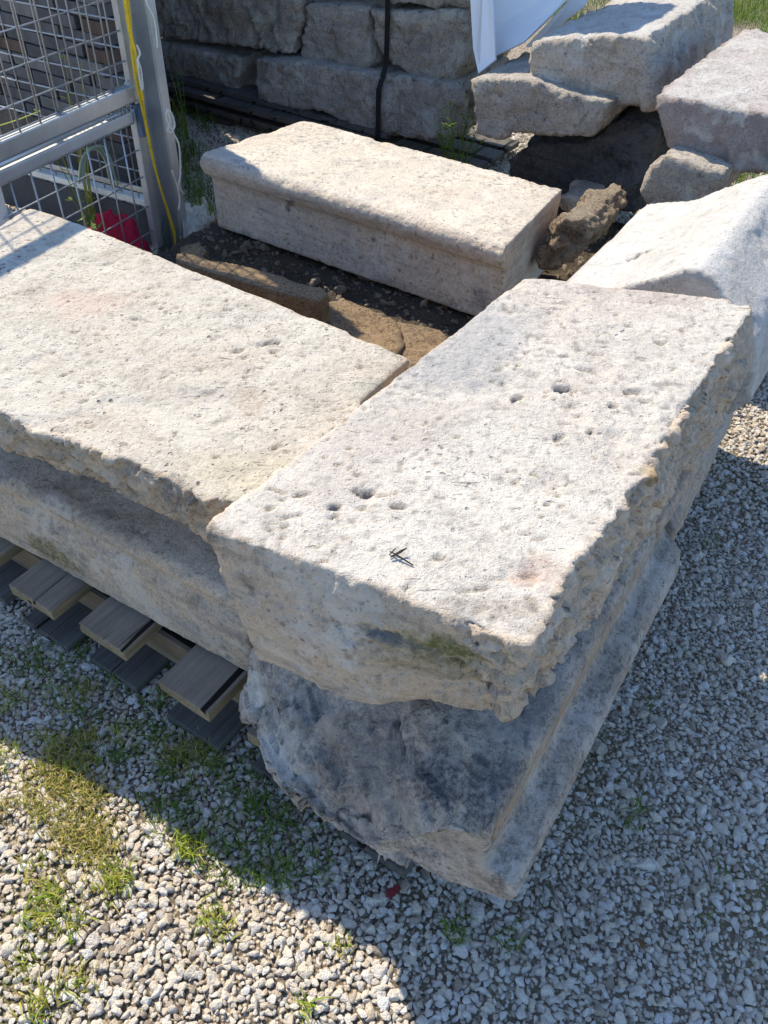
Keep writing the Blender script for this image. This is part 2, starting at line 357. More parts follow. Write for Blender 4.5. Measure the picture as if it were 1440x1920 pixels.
def scatter(name, P, R, Sc, coll, kind='stuff'):
    me = bpy.data.meshes.new(name); me.from_pydata([tuple(p) for p in P.tolist()], [], [])
    a = me.attributes.new('rot', 'FLOAT_VECTOR', 'POINT'); a.data.foreach_set('vector', R.ravel())
    a = me.attributes.new('scl', 'FLOAT', 'POINT'); a.data.foreach_set('value', Sc)
    a = me.attributes.new('idx', 'INT', 'POINT'); a.data.foreach_set('value', rng.integers(0, 10, len(P)).astype(np.int32))
    o = bpy.data.objects.new(name, me); COL.objects.link(o); tag(o, kind=kind)
    ng = bpy.data.node_groups.new(name, 'GeometryNodeTree')
    ng.interface.new_socket('Geometry', in_out='INPUT', socket_type='NodeSocketGeometry'); ng.interface.new_socket('Geometry', in_out='OUTPUT', socket_type='NodeSocketGeometry')
    N = ng.nodes; L = ng.links; gi = N.new('NodeGroupInput'); go = N.new('NodeGroupOutput'); ip = N.new('GeometryNodeInstanceOnPoints')
    ci = N.new('GeometryNodeCollectionInfo'); ci.inputs['Collection'].default_value = coll; ci.inputs['Separate Children'].default_value = True; ci.inputs['Reset Children'].default_value = True
    def at(nm, ty):
        x = N.new('GeometryNodeInputNamedAttribute'); x.data_type = ty; x.inputs[0].default_value = nm; return x.outputs[0]
    L.new(gi.outputs[0], ip.inputs['Points']); L.new(ci.outputs[0], ip.inputs['Instance']); ip.inputs['Pick Instance'].default_value = True
    L.new(at('idx', 'INT'), ip.inputs['Instance Index']); L.new(at('rot', 'FLOAT_VECTOR'), ip.inputs['Rotation']); L.new(at('scl', 'FLOAT'), ip.inputs['Scale'])
    L.new(ip.outputs[0], go.inputs[0]); md = o.modifiers.new('scatter', 'NODES'); md.node_group = ng; return o
def gravel_points(x0, x1, y0, y1, pitch):
    xs = np.arange(x0, x1, pitch); ys = np.arange(y0, y1, pitch * .87); X, Y = np.meshgrid(xs, ys)
    X = X + (np.arange(len(ys)) % 2)[:, None] * pitch / 2; P = np.c_[X.ravel(), Y.ravel()]
    P += rng.uniform(-.36, .36, P.shape) * pitch; return P
P = gravel_points(-2.6, 2.9, -.1, 4.6, .0128)
q = P - O[:2]; uu = q @ UA[:2]; vv_ = q @ VA[:2]
inside = (uu > -.9) & (uu < .55) & (vv_ > .15) & (vv_ < 1.3)                  # nothing under the middle of the stack
d_c = P @ np.array([0, 1.]); half = .25 + .58 * (P[:, 1] + .3)
P = P[(~inside) & (np.abs(P[:, 0]) < half)]
n = len(P); sc = np.clip(rng.lognormal(math.log(.0066), .30, n), .0034, .0135); big_ = rng.random(n) < .012; sc[big_] *= rng.uniform(1.5, 2.2, big_.sum())
z = sc * .12 + rng.random(n) * .0035 + .006 * fbm(np.c_[P, np.zeros(n)], 2.2, 3, 4)
rot = np.c_[rng.normal(0, .3, n), rng.normal(0, .3, n), rng.random(n) * 6.283]
gv = scatter('gravel', np.c_[P, z], rot, sc, pebcol)
tag(gv, 'loose whitish limestone gravel covering the yard ground', 'gravel')

# ------------------------------------------------------------------ slab A: the top right slab
zA = .76
def pz(pts, z): return [un(x, y, z) for x, y in pts]
def pzz(pts, z0, z1):
    n_ = len(pts); return [un(x, y, z0 + (z1 - z0) * i / (n_ - 1)) for i, (x, y) in enumerate(pts)]
A_front = [(378, 990), (411, 998), (488, 1023), (591, 1054), (648, 1077), (720, 1103), (786, 1136), (853, 1157), (915, 1186), (951, 1198), (990, 1207)]
A_right = [(990, 1207), (1021, 1175), (1029, 1137), (1046, 1104), (1060, 1075), (1073, 1040), (1104, 1017), (1133, 1000), (1152, 983), (1167, 946), (1183, 921), (1208, 900), (1221, 871), (1233, 842), (1254, 812), (1275, 787), (1292, 767), (1310, 737), (1329, 708), (1342, 675), (1362, 642), (1387, 621), (1406, 592), (1407, 572)]
A_back = [(1407, 572), (1370, 562), (1310, 552), (1250, 547), (1190, 540), (1130, 533), (1080, 528), (1030, 522), (985, 520), (972, 524)]
A_left = [(972, 524), (880, 600), (760, 690), (640, 783), (500, 893), (378, 990)]
Ab_front = [(384, 1030), (430, 1062), (452, 1136), (460, 1188), (480, 1229), (509, 1247), (560, 1265), (612, 1291), (648, 1306), (689, 1315), (720, 1311), (751, 1303), (786, 1298), (822, 1306), (858, 1311), (905, 1314), (930, 1308), (951, 1319)]
A_sides_top = [pz(A_front, zA), pz(A_right, zA), pz(A_back, zA), pz(A_left, zA)]
lowR = [(951, 1319), (971, 1300), (996, 1258), (1037, 1233), (1054, 1190), (1075, 1150), (1104, 1108), (1133, 1087), (1154, 1054), (1166, 1020), (1177, 979), (1200, 954), (1225, 937), (1254, 912), (1262, 887), (1277, 862), (1279, 833), (1296, 800), (1321, 783), (1346, 754), (1379, 733), (1400, 704), (1414, 671), (1411, 625)]
zl = .63
front_low = []
for i, (x, y) in enumerate(Ab_front[4:]): front_low.append(un(x, y, .50 + .07 * i / 13))
r1_right = [un(x, y, .57 + .07 * min(1, i / 5)) for i, (x, y) in enumerate(lowR)]
bl = un(972, 524, zA) + np.array([0, 0, -.27]); fl = front_low[0]
br = r1_right[-1]
r_low = [front_low, r1_right, [br, br * .5 + bl * .5 + VA * .0, bl], [bl, bl * .5 + fl * .5, fl]]
r_low[2] = [br, un(1407, 572, zA) * [1, 1, 0] + [0, 0, .56], bl]
A0 = ring_sides(A_sides_top, 70); A2 = ring_sides(r_low, 70)
A1 = A0 * .55 + A2 * .45
for i in range(70): A1[i] = A0[i] * .5 + A2[i] * .5 - VA * .014 * math.sin(i / 70 * 3.1)
cA = A2.mean(0); A3 = cA + (A2 - cA) * [.9, .9, 1]; A3[:, 2] = .475
me = voxel(loft_mesh([A0, A1, A2, A3]), .0043, 3)
def PT(x, y, rx, ry=None, a=0., d=.008, z=zA): return (un(x, y, z), rx, ry or rx, a, d)
pitsA = [PT(1058, 729, .017, .009, .1, .010), PT(970, 746, .012, .006, .5, .008), PT(1000, 703, .014, .008, 0, .003), PT(936, 692, .007, .005, .4, .004),
         PT(942, 717, .009, .004, .5, .005), PT(1112, 663, .012, .004, 0, .006), PT(1100, 690, .018, .004, 0, .004), PT(1186, 732, .016, .009, .3, .006), PT(1150, 762, .009, .008, .4, .006),
         PT(1212, 750, .009, .006, .2, .005), PT(1046, 822, .011, .008, .8, .006), PT(1108, 810, .005, .004, 0, .006), PT(960, 800, .005, .004, 0, .004), PT(1000, 888, .004, .004, 0, .006),
         PT(1180, 610, .012, .006, 0, .005), PT(1240, 640, .014, .006, 0, .005), PT(1280, 620, .008, .005, 0, .005),
         PT(506, 952, .0085, .0035, .2, .008), PT(627, 948, .012, .006, .4, .008), PT(625, 966, .010, .003, .9, .006), PT(688, 924, .013, .008, .4, .010), PT(668, 918, .006, .004, 0, .006), PT(714, 928, .016, .003, .1, .004),
         PT(678, 951, .009, .003, 0, .007), PT(745, 950, .010, .005, -.1, .008), PT(742, 925, .005, .003, 0, .006), PT(562, 927, .013, .003, .2, .006), PT(520, 920, .015, .0025, -.4, .005), PT(531, 936, .006, .003, 0, .005),
         PT(555, 966, .010, .004, 0, .003), PT(825, 1045, .010, .005, .2, .004), PT(800, 1060, .007, .004, 0, .003), PT(985, 1000, .010, .003, 0, .004), PT(1010, 1010, .012, .003, .2, .004), PT(890, 1105, .022, .003, .2, .004),
         PT(935, 1085, .014, .003, .2, .003), PT(1000, 1035, .006, .004, 0, .004), PT(995, 1075, .014, .006, .1, .003), PT(1060, 910, .004, .003, 0, .006), PT(950, 990, .008, .003, .2, .003), PT(760, 1102, .008, .003, .6, .005)]
r2 = np.random.default_rng(3)
for _ in range(520):
    x, y = r2.uniform(480, 1370), r2.uniform(545, 1180)
    if fbm(un(x, y, zA)[None], 9, 3, 91)[0] < .06: continue
    pitsA.append(PT(x, y, r2.uniform(.002, .006), r2.uniform(.0015, .003), r2.uniform(-.3, .6), r2.uniform(.003, .0065)))
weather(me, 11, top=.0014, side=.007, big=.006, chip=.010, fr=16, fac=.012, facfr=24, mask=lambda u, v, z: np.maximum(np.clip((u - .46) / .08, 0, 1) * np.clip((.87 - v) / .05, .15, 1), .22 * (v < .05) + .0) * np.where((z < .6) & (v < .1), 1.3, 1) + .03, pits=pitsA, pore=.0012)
cA_ = cen(me)
mA = stone_mat('limestone_cream', CREAM, (.44, .405, .36), (.58, .51, .44), speck=.35, pores=.55, grain=.0016, origin=cA_,
    stains=[((800, 1215), (.10, .06, .03), (.20, .19, .06), .75), ((850, 1215), (.07, .05, .022), (.10, .13, .02), .85), ((740, 1200), (.07, .05, .013), (.11, .12, .13), .6),
            ((1015, 1070), .03, (.42, .25, .20), .5), ((975, 1090), .02, (.48, .30, .20), .4), ((880, 660), (.12, .12, .03), (.45, .43, .41), .75), ((1240, 560), (.1, .03, .02), (.36, .30, .27), .6), ((1150, 545), (.09, .025, .02), (.38, .32, .29), .5), ((820, 690), (.15, .09, .03), (.36, .36, .355), .85), ((900, 620), (.08, .12, .03), (.38, .38, .375), .8), ((760, 800), (.13, .05, .03), (.42, .38, .33), .6), ((560, 930), (.07, .03, .03), (.50, .44, .38), .4), ((1190, 650), (.12, .05, .03), (.50, .47, .42), .5), ((800, 770), (.12, .04, .03), (.47, .43, .38), .5), ((930, 600), (.1, .1, .03), (.44, .43, .41), .6), ((650, 900), (.1, .07, .03), (.52, .46, .40), .45), ((892, 1206), (.006, .006, .004), (.03, .025, .02), .95), ((917, 1239), (.016, .01, .006), (.04, .035, .03), .9), ((858, 1239), (.012, .01, .006), (.04, .035, .03), .8), ((720, 1195), (.05, .03, .010), (.10, .13, .17), .75), ((800, 1250), (.12, .05, .03), (.17, .15, .07), .55), ((560, 1180), (.04, .04, .03), (.5, .48, .45), .5), ((430, 1040), (.05, .05, .012), (.25, .2, .16), .5),  # near-black spots paint the dark inside holes
            ((1235, 900), .022, (.35, .15, .05), .85), ((1225, 880), .03, (.20, .16, .04), .6), ((700, 830), (.14, .06, .03), (.50, .44, .39), .55), ((395, 1000), .018, (.08, .08, .07), .8),
            ((925, 1140), (.1, .02, .02), (.24, .20, .16), .6)])
slabA = link('limestone_slab', me, mA)
tag(slabA, 'large cream limestone slab on top at right with a ragged broken right side and a twig on it', 'stone slab')

# ------------------------------------------------------------------ slab B: the top left slab
zB = .70
B_front = [(-20, 768), (0, 776), (53, 808), (106, 815), (132, 818), (158, 839), (211, 858), (253, 871), (285, 887), (317, 900), (338, 908), (359, 929), (375, 939), (401, 937), (443, 929)]
a0 = un(378, 990, zA); a1 = un(972, 524, zA); dA = (a1 - a0) / np.linalg.norm(a1 - a0); nA = np.array([-dA[1], dA[0], 0])
def alongA(px, py, z, off=.006):
    p = un(px, py, z); s = (p - a0) @ dA; b = a0 + dA * s + nA * off; return np.array([b[0], b[1], z])
B_fp = pz(B_front, zB)
endB = [alongA(455, 925, zB, .006), alongA(560, 850, zB, .006), alongA(660, 772, zB, .008), un(672, 756, zB), un(708, 722, zB), un(745, 690, zB), un(767, 672, zB)]
B_fp[-1] = endB[0]
wB = .545
lb = un(50, 391, zB); el_ = un(0, 419, zB) - lb; el_ /= np.linalg.norm(el_); lf = lb + el_ * .62 - UA * .12; print('lf', S(lf), 'lb', S(lb))
B_back = pz([(767, 672), (700, 641), (610, 604), (480, 551), (330, 492), (200, 440), (110, 405), (75, 392)], zB)
B_left = [B_back[-1], un(60, 389, zB), lb, un(20, 404, zB), un(0, 419, zB)] + [lf]
B_front3 = [lf, un(-120, 720, zB)] + B_fp
B_front3 = [lf] + [B_fp[0] - UA * .12 + VA * .0] + B_fp
Bl = [(-20, 824), (0, 831), (32, 844), (79, 852), (106, 863), (158, 876), (200, 897), (216, 913), (248, 934), (295, 955), (338, 974), (369, 992), (385, 1003)]
Bl3 = pz(Bl, .60)
lf2 = lf * [1, 1, 0] + [0, 0, .6]
frontL = [lf2, Bl3[0] - UA * .12] + Bl3
fr_end = Bl3[-1]; be = alongA(455, 925, .6, .012); frontL.append(be)
def dz(pl, z, off=0.): return [np.array([p[0], p[1], z]) + VA * off for p in pl]
B0 = ring_sides([B_front3, endB, B_back, B_left], 70)
B1 = ring_sides([frontL, [be] + dz(endB[1:], .60), dz(B_back, .60), dz(B_left[:-1], .60) + [lf2]], 70)
cB = B1.mean(0); Bm = B0 * .5 + B1 * .5
B2 = B1.copy(); B2[:, 2] = .41
B2[:70] += VA * .16
me = voxel(loft_mesh([B0, Bm, B1, B2]), .0048, 4)
PB = lambda *a, **k: PT(*a, z=zB, **k)
pitsB = [PB(503, 642, .016, .0055, .25, d=.008), PB(443, 656, .012, .005, .25, d=.008), PB(513, 660, .008, .003, -.2, d=.006), PB(301, 578, .005, .004, 0, d=.008), PB(520, 667, .010, .002, -.5, d=.005),
         PB(500, 612, .008, .002, .1, d=.004), PB(430, 580, .010, .002, 0, d=.003), PB(395, 735, .02, .006, .5, d=.003), PB(410, 790, .02, .008, .5, d=.003), PB(60, 545, .02, .003, .5, d=.004), PB(170, 800, .01, .004, 0, d=.004),
         PB(167, 792, .006, .004, 0, d=.006), PB(200, 495, .02, .005, .4, d=.003), PB(250, 597, .008, .004, .1, d=.004), PB(470, 775, .005, .004, 0, d=.006), PB(530, 835, .012, .003, .3, d=.004)]
for _ in range(760):
    x, y = r2.uniform(-20, 700), r2.uniform(430, 930)
    if fbm(un(x, y, zB)[None], 9, 3, 92)[0] < .02: continue
    pitsB.append(PB(x, y, r2.uniform(.0018, .005), r2.uniform(.0013, .0025), r2.uniform(-.3, .7), d=r2.uniform(.003, .0065)))
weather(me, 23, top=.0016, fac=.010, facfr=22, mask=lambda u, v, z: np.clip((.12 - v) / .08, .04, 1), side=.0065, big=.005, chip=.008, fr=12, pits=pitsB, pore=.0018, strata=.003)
cB_ = cen(me)
mB = stone_mat('limestone_porous', (.61, .575, .50), (.42, .38, .32), (.58, .51, .42), speck=.35, pores=.85, grain=.0018, origin=cB_,
    stains=[((160, 565), (.09, .07, .03), (.62, .44, .36), .55), ((470, 752), (.035, .055, .03), (.42, .32, .24), .6), ((380, 740), (.08, .03, .02), (.36, .34, .32), .5), ((440, 890), (.12, .06, .04), (.60, .55, .40), .6),
            ((200, 480), .03, (.33, .26, .2), .4), ((330, 940), .05, (.16, .15, .16), .7), ((230, 900), .05, (.2, .18, .17), .5), ((90, 840), .05, (.22, .21, .2), .4), ((700, 730), (.05, .05, .02), (.36, .38, .34), .7)])
slabB = link('limestone_slab', me, mB)
tag(slabB, 'wide pitted limestone slab at left with fence mesh shadows on its corner', 'stone slab')

# ------------------------------------------------------------------ moulded blocks: a profile (d, z) run along a line
def profile_block(prof, start, axis, length, inward, n_len=2, taper=None):
    """prof: closed list of (distance inward, z); start: world point at z=0"""
    rings = []
    for k in range(n_len):
        b = start + axis * length * k / (n_len - 1)
        rings.append(np.array([b + inward * d + ZA * z for d, z in prof]))
    return loft_mesh(rings)
def arc(cx, cz, r, a0_, a1_, n_=6):
    return [(cx + r * math.cos(math.radians(a0_ + (a1_ - a0_) * i / n_)), cz + r * math.sin(math.radians(a0_ + (a1_ - a0_) * i / n_))) for i in range(n_ + 1)]
# lower block under slab B
f0 = un(440, 1255, .155); f1 = un(0, 1010, .155); dLB = (f0 - f1); dLB[2] = 0; dLB /= np.linalg.norm(dLB); nLB = np.array([-dLB[1], dLB[0], 0])
prof = [(.012, .155), (0, .168), (-.004, .24), (-.002, .315), (.010, .332), (.014, .340), (.006, .350)] + arc(.022, .374, .026, 215, 90, 6)[0:] + [(.06, .405), (.30, .42), (.52, .42), (.52, .155)]
stf = f1 - dLB * .75; stf[2] = 0
me = voxel(profile_block(prof, stf, dLB, float(np.linalg.norm(f0 - f1)) + .75 + .055, nLB), .0055, 2)
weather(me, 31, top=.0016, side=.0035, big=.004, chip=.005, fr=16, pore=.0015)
c0 = cen(me)
mLB = stone_mat('limestone_moulded', (.62, .57, .50), (.38, .355, .32), (.54, .45, .36), speck=.6, pores=.6, grain=.0016, lichen=.25, origin=c0,
    stains=[((105, 1040), (.10, .07, .05), (.13, .12, .03), .85), ((350, 1170), (.12, .08, .03), (.30, .31, .31), .6), ((230, 960), (.3, .2, .012), (.34, .25, .17), .5)])
lbk = link('moulded_stone_block', me, mLB)
tag(lbk, 'long grey limestone block with a mossy patch, lying on the pallet boards at left', 'stone block')

# lower stone under slab A: flat bed, raised fillet and sloping ledge on its right, broken front
def L1_pts(v):
    return [(.12, .175), (.09, .30), (.12, .40), (.22, .455), (.45, .445), (.604, .410), (.615, .404), (.622, .390), (.624, .316), (.632, .304), (.655, .300), (.674, .290), (.684, .266), (.678, .238), (.62, .20), (.45, .165), (.25, .155)]
rings = []
for k, v in enumerate(np.linspace(-.165, .74, 24)):
    q = []
    for (u, z) in L1_pts(v):
        vv2 = v
        if k < 7:                          # front is broken: the top has fallen away towards the viewer
            f = (z - .2) / .26; vv2 = v if f < 0.15 else v
        if k == 0: vv2 = v + .035 * min(1, max(0, (u - .5) / .12)) - .02 * math.exp(-((u - .38) / .1) ** 2)
        if v > .66 and u > .61: u = .61 + (u - .61) * math.sqrt(max(0, 1 - ((v - .66) / .08) ** 2))
        q.append(W(u + (-.018 if v < .2 else -.018) * (v + .1) / .85, vv2, z))
    rings.append(np.array(q))
def warpL1(co, no):
    d = co - O; u = d @ UA; v = d @ VA; z = co[:, 2]
    n_ = fbm(co, 6, 3, 77); n2 = ridged(co, 11, 3, 78)
    # surface of the fallen-away front: z limit falls as v decreases
    w2 = np.clip((u - .42) / .15, 0, 1)
    lim = .47 + np.minimum(0, (v - .02)) * 1.15 * (1 - .45 * w2) + .03 * n_ + .012 * n2 - .06 * np.exp(-((u - .26) / .07) ** 2) * (v < .0)
    lim = np.where(v < -.10, lim - (-.10 - v) * 1.3 * (1 - w2), lim)
    w = np.clip((u - .612) / .012, 0, 1); lim = np.maximum(lim, .185 + .015 * n_); lim = lim * (1 - w) + 1.0 * w
    z2 = np.where(z > lim, lim + (z - lim) * .12, z)
    co = co.copy(); co[:, 2] = z2
    # front undercut and left side cut back
    low = np.clip((.27 - z) / .08, 0, 1) * np.clip((-.02 - v) / .1, 0, 1)
    co += VA * (low * .018 * (1 - w2))[:, None]
    # corner cut at the left front
    cut = np.clip((.26 - u) / .17, 0, 1) * np.clip((.1 - v) / .2, 0, 1); co += VA * (cut * .085 * (1 + .3 * n_))[:, None]
    return co
m0 = voxel(loft_mesh(rings), .0045, 1)
co, no = get(m0); m0.vertices.foreach_set('co', warpL1(co, no).ravel()); m0.update()
me = m0
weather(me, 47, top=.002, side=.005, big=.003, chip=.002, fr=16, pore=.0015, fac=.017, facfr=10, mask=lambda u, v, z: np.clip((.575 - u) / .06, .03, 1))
c0 = cen(me)
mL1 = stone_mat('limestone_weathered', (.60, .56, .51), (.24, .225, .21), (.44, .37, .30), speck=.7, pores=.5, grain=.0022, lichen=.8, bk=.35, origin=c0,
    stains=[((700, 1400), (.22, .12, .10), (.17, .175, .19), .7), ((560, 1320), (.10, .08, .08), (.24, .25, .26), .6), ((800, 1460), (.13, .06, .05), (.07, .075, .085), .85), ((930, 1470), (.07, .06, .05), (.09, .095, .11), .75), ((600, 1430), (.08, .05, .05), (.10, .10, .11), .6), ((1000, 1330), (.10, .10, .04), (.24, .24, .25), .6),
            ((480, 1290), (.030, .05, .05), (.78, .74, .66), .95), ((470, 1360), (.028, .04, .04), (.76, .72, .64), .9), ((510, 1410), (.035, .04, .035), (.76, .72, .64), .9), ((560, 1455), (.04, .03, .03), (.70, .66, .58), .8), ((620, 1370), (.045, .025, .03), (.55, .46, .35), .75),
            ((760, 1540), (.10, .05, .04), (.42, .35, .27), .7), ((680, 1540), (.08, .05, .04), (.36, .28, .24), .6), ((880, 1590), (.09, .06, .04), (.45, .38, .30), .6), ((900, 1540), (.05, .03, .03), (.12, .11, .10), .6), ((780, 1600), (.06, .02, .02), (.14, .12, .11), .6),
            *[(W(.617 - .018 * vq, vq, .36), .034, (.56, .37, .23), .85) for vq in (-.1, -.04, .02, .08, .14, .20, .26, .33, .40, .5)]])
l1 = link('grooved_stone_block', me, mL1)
tag(l1, 'dark weathered limestone block with a long groove along its right side, under the ragged slab', 'stone block')
# block behind it in the same row
rings = []
for v in np.linspace(.76, 1.30, 12):
    q = [(.10, .18), (.10, .40), (.22, .44), (.45, .43), (.540, .392), (.548, .386), (.566, .340), (.58, .322), (.602, .308), (.625, .28), (.628, .22), (.60, .19)]
    rings.append(np.array([W(u - (v - .76) * .05, v, z) for u, z in q]))
me = voxel(loft_mesh(rings), .008, 2); weather(me, 52, top=.002, side=.006, big=.006, chip=.004, fr=12)
l2 = link('grooved_stone_block', me, stone_mat('limestone_weathered_grey', (.48, .45, .41), (.31, .29, .27), (.42, .36, .30), lichen=.5, origin=cen(me)))
tag(l2, 'smaller grooved limestone block behind, half hidden under the back corner of the ragged slab', 'stone block')
# a broken piece wedged on top between the two
rings = [np.array([W(u, v, z) for u, z in ((.50, .385), (.50, .45), (.57, .44), (.606, .42), (.612, .385))]) for v in (.60, .86)]
me = voxel(loft_mesh(rings), .007, 3); weather(me, 53, top=.002, side=.006, big=.006, chip=.004, fr=12)
l3 = link('stone_fragment', me, stone_mat('limestone_fragment', (.46, .42, .38), (.28, .26, .25), (.42, .34, .29), lichen=.3, origin=cen(me)))
tag(l3, 'short broken stone piece wedged beneath the right edge of the ragged slab', 'stone')

me = voxel(loft_mesh([np.array([W(u, v, z) for u, z in ((.25, .44), (.25, .60), (.34, .64), (.54, .63), (.575, .57), (.57, .44))]) for v in (.905, .975)]), .008, 3); weather(me, 57, side=.004, big=.003, fr=12)  # hidden block added to keep sun off the gravel beyond the slab
tag(link('stone_fragment', me, stone_mat('sun_block_stone', (.46, .42, .38), (.28, .26, .25), (.42, .34, .29), origin=cen(me))), 'unseen stone added to block sun in the gap behind the ragged slab, before the tipped block', 'stone')
# middle block with rounded nosing
zt = .43; zb = .15
M_c = [un(372, 288, zt), un(565, 228, zt), un(1060, 350, zt), un(945, 465, zt)]
fd = M_c[3] - M_c[0]; fd /= np.linalg.norm(fd); nd = np.array([-fd[1], fd[0], 0]); wM = ((M_c[1] - M_c[0]) @ nd + (M_c[2] - M_c[0]) @ nd) / 2
prof = [(.040, zb), (.040, zb + .175), (.036, zb + .192), (.026, zb + .203), (.010, zb + .208)] + arc(.032, zt - .034, .034, 205, 90, 8) + [(wM, zt), (wM, zb)]
L = float(np.linalg.norm(M_c[3] - M_c[0]))
stf = M_c[0].copy(); stf[2] = 0
rings = []
for k in range(8):
    f = k / 7; b = stf + fd * L * f
    pr_ = np.array([b + nd * d + ZA * (z - .0) for d, z in prof])
    if k == 0: pr_ += fd * .0
    rings.append(pr_)
# left end leans out with the top, right end is cut square to the photo's back corner
for k, r_ in enumerate(rings):
    f = k / 7
    for p in r_:
        d = (p - stf) @ nd
        back = (M_c[1] - M_c[0]) @ fd * (1 - f) + (M_c[2] - M_c[3]) @ fd * f
        p += fd * back * d / wM
me = voxel(loft_mesh(rings), .0065, 2)
PM = lambda *a, **k: PT(*a, z=zt, **k)
weather(me, 61, top=.0016, side=.003, big=.003, chip=.004, fr=18, pore=.002)
c0 = cen(me)
mM = stone_mat('limestone_nosed', (.70, .65, .56), (.50, .465, .42), (.64, .55, .45), broken=(.72, .58, .45), bk=.8, speck=.5, pores=.65, grain=.0018, origin=c0,
    stains=[((700, 420), (.6, .3, .018), (.42, .29, .19), .55), ((545, 380), .022, (.07, .05, .04), .9), ((540, 392), .015, (.05, .04, .03), .9), ((700, 448), .014, (.08, .07, .06), .8), ((780, 440), .012, (.1, .07, .05), .7), ((700, 560), (.3, .2, .03), (.24, .25, .27), .7), ((900, 560), .04, (.2, .21, .23), .7), ((450, 470), .05, (.22, .23, .25), .7)])  # small near-black spots are painted shaded holes
mid = link('nosed_stone_block', me, mM)
tag(mid, 'pale rectangular limestone block with a rounded nosing standing alone in the middle', 'stone block')

# tilted block at right
prof = [(.10, .44), (.11, .50), (.150, .575), (.172, .600), (.278, .640), (.400, .722), (.435, .745), (.462, .753), (.492, .742), (.545, .700), (.585, .672), (.612, .640), (.635, .58), (.650, .50), (.62, .45)]
rings = []
for k, v in enumerate(np.linspace(.985, 1.60, 8)): rings.append(np.array([W(u + (.0 if k else .0), v, z) for u, z in prof]))
me = voxel(loft_mesh(rings), .0075, 3)
pitsS = [(unv(1200, 462, 1.2), .02, .004, 1.0, .008), (unv(1222, 447, 1.22), .01, .004, 1., .008), (unv(1185, 472, 1.18), .01, .004, 1., .008), (unv(1245, 430, 1.3), .01, .004, 1., .006)]
weather(me, 71, top=.0015, side=.002, big=.003, chip=.002, fr=16, pits=pitsS)
ss = link('tilted_stone_block', me, stone_mat('limestone_pale', (.62, .605, .57), (.46, .45, .42), (.57, .545, .50), broken=(.50, .47, .43), speck=.3, pores=.4, origin=cen(me)))
tag(ss, 'pale limestone block tipped on its side with a rounded ridge, right of the nosed block', 'stone block')

# ------------------------------------------------------------------ far rough stones
def rough_stone(name, poly, v, depth, seed, mat, label, px=True, vox=.012, side=.014, big=.02, inset=.015, cat='stone', group=None, back=None, fr=9):
    """front outline read on the upright plane v, then given its own depth"""
    F_ = np.array([unv(x, y, v) for x, y in poly]); F_ = F_.mean(0) + (F_ - F_.mean(0)) * (.965 if name == 'wall_stone' else 1); F_ = ring_sides([[F_[i], F_[(i + 1) % len(F_)]] for i in range(len(F_))], 12)
    c = F_.mean(0); dv = VA if back is None else back
    r0 = c + (F_ - c) * (1 - inset * 2.2); r1 = c + (F_ - c) * (1 - inset * .5) + dv * .02; r2_ = F_ + dv * .07
    r3 = F_ + dv * (depth - .06); r4 = c + (F_ - c) * (1 - inset * 1.5) + dv * depth
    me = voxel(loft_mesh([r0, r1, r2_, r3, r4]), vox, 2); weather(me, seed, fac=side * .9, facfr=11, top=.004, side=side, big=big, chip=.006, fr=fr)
    o = link(name, me, mat(cen(me))); return tag(o, label, cat, group)
wallm = lambda i: (lambda c: stone_mat('wall_stone', [(.78, .71, .62), (.80, .72, .61), (.76, .70, .62)][i % 3], (.50, .46, .41), [(.38, .32, .26), (.44, .39, .33), (.36, .32, .28)][i % 3], speck=.8, pores=.6, grain=.005, lichen=.4, pore_sc=30, origin=c, bk=.3))
V0 = 2.7
rough_stone('wall_stone', [(285, 74), (330, 84), (452, 108), (452, 120), (447, 190), (420, 192), (350, 187), (280, 178)], V0 - .02, .5, 101, wallm(0), 'rough grey stone right of the fence post, low in the back stack')
rough_stone('wall_stone', [(270, -40), (562, -30), (566, 0), (556, 108), (500, 102), (380, 82), (270, 62)], V0 + .0, .55, 102, wallm(1), 'big rough stone at top left of the back stack, with brown streaks')
rough_stone('wall_stone', [(462, 106), (560, 112), (640, 128), (760, 140), (862, 155), (868, 170), (862, 262), (795, 268), (740, 258), (690, 252), (640, 230), (600, 205), (540, 205), (482, 192), (466, 150)], V0 - .06, .5, 103, wallm(2), 'long low stone at the bottom of the back stack, crossed by the strap')
rough_stone('wall_stone', [(568, 4), (640, 6), (690, 12), (694, 40), (696, 80), (704, 118), (690, 142), (640, 134), (562, 122), (558, 100), (566, 30)], V0 + .01, .5, 104, wallm(0), 'squarish grey stone in the middle of the back stack, left of the strap')
rough_stone('wall_stone', [(692, 18), (760, 22), (868, 14), (880, 60), (874, 120), (850, 158), (820, 163), (770, 145), (724, 112), (700, 70)], V0 - .0, .5, 105, wallm(1), 'pinkish wedge shaped stone right of the strap in the back stack')
rough_stone('wall_stone', [(700, -70), (880, -70), (886, 5), (820, 16), (760, 12), (700, 2)], V0 + .02, .5, 106, wallm(2), 'tan stone cut off by the top edge above the pinkish wedge stone')
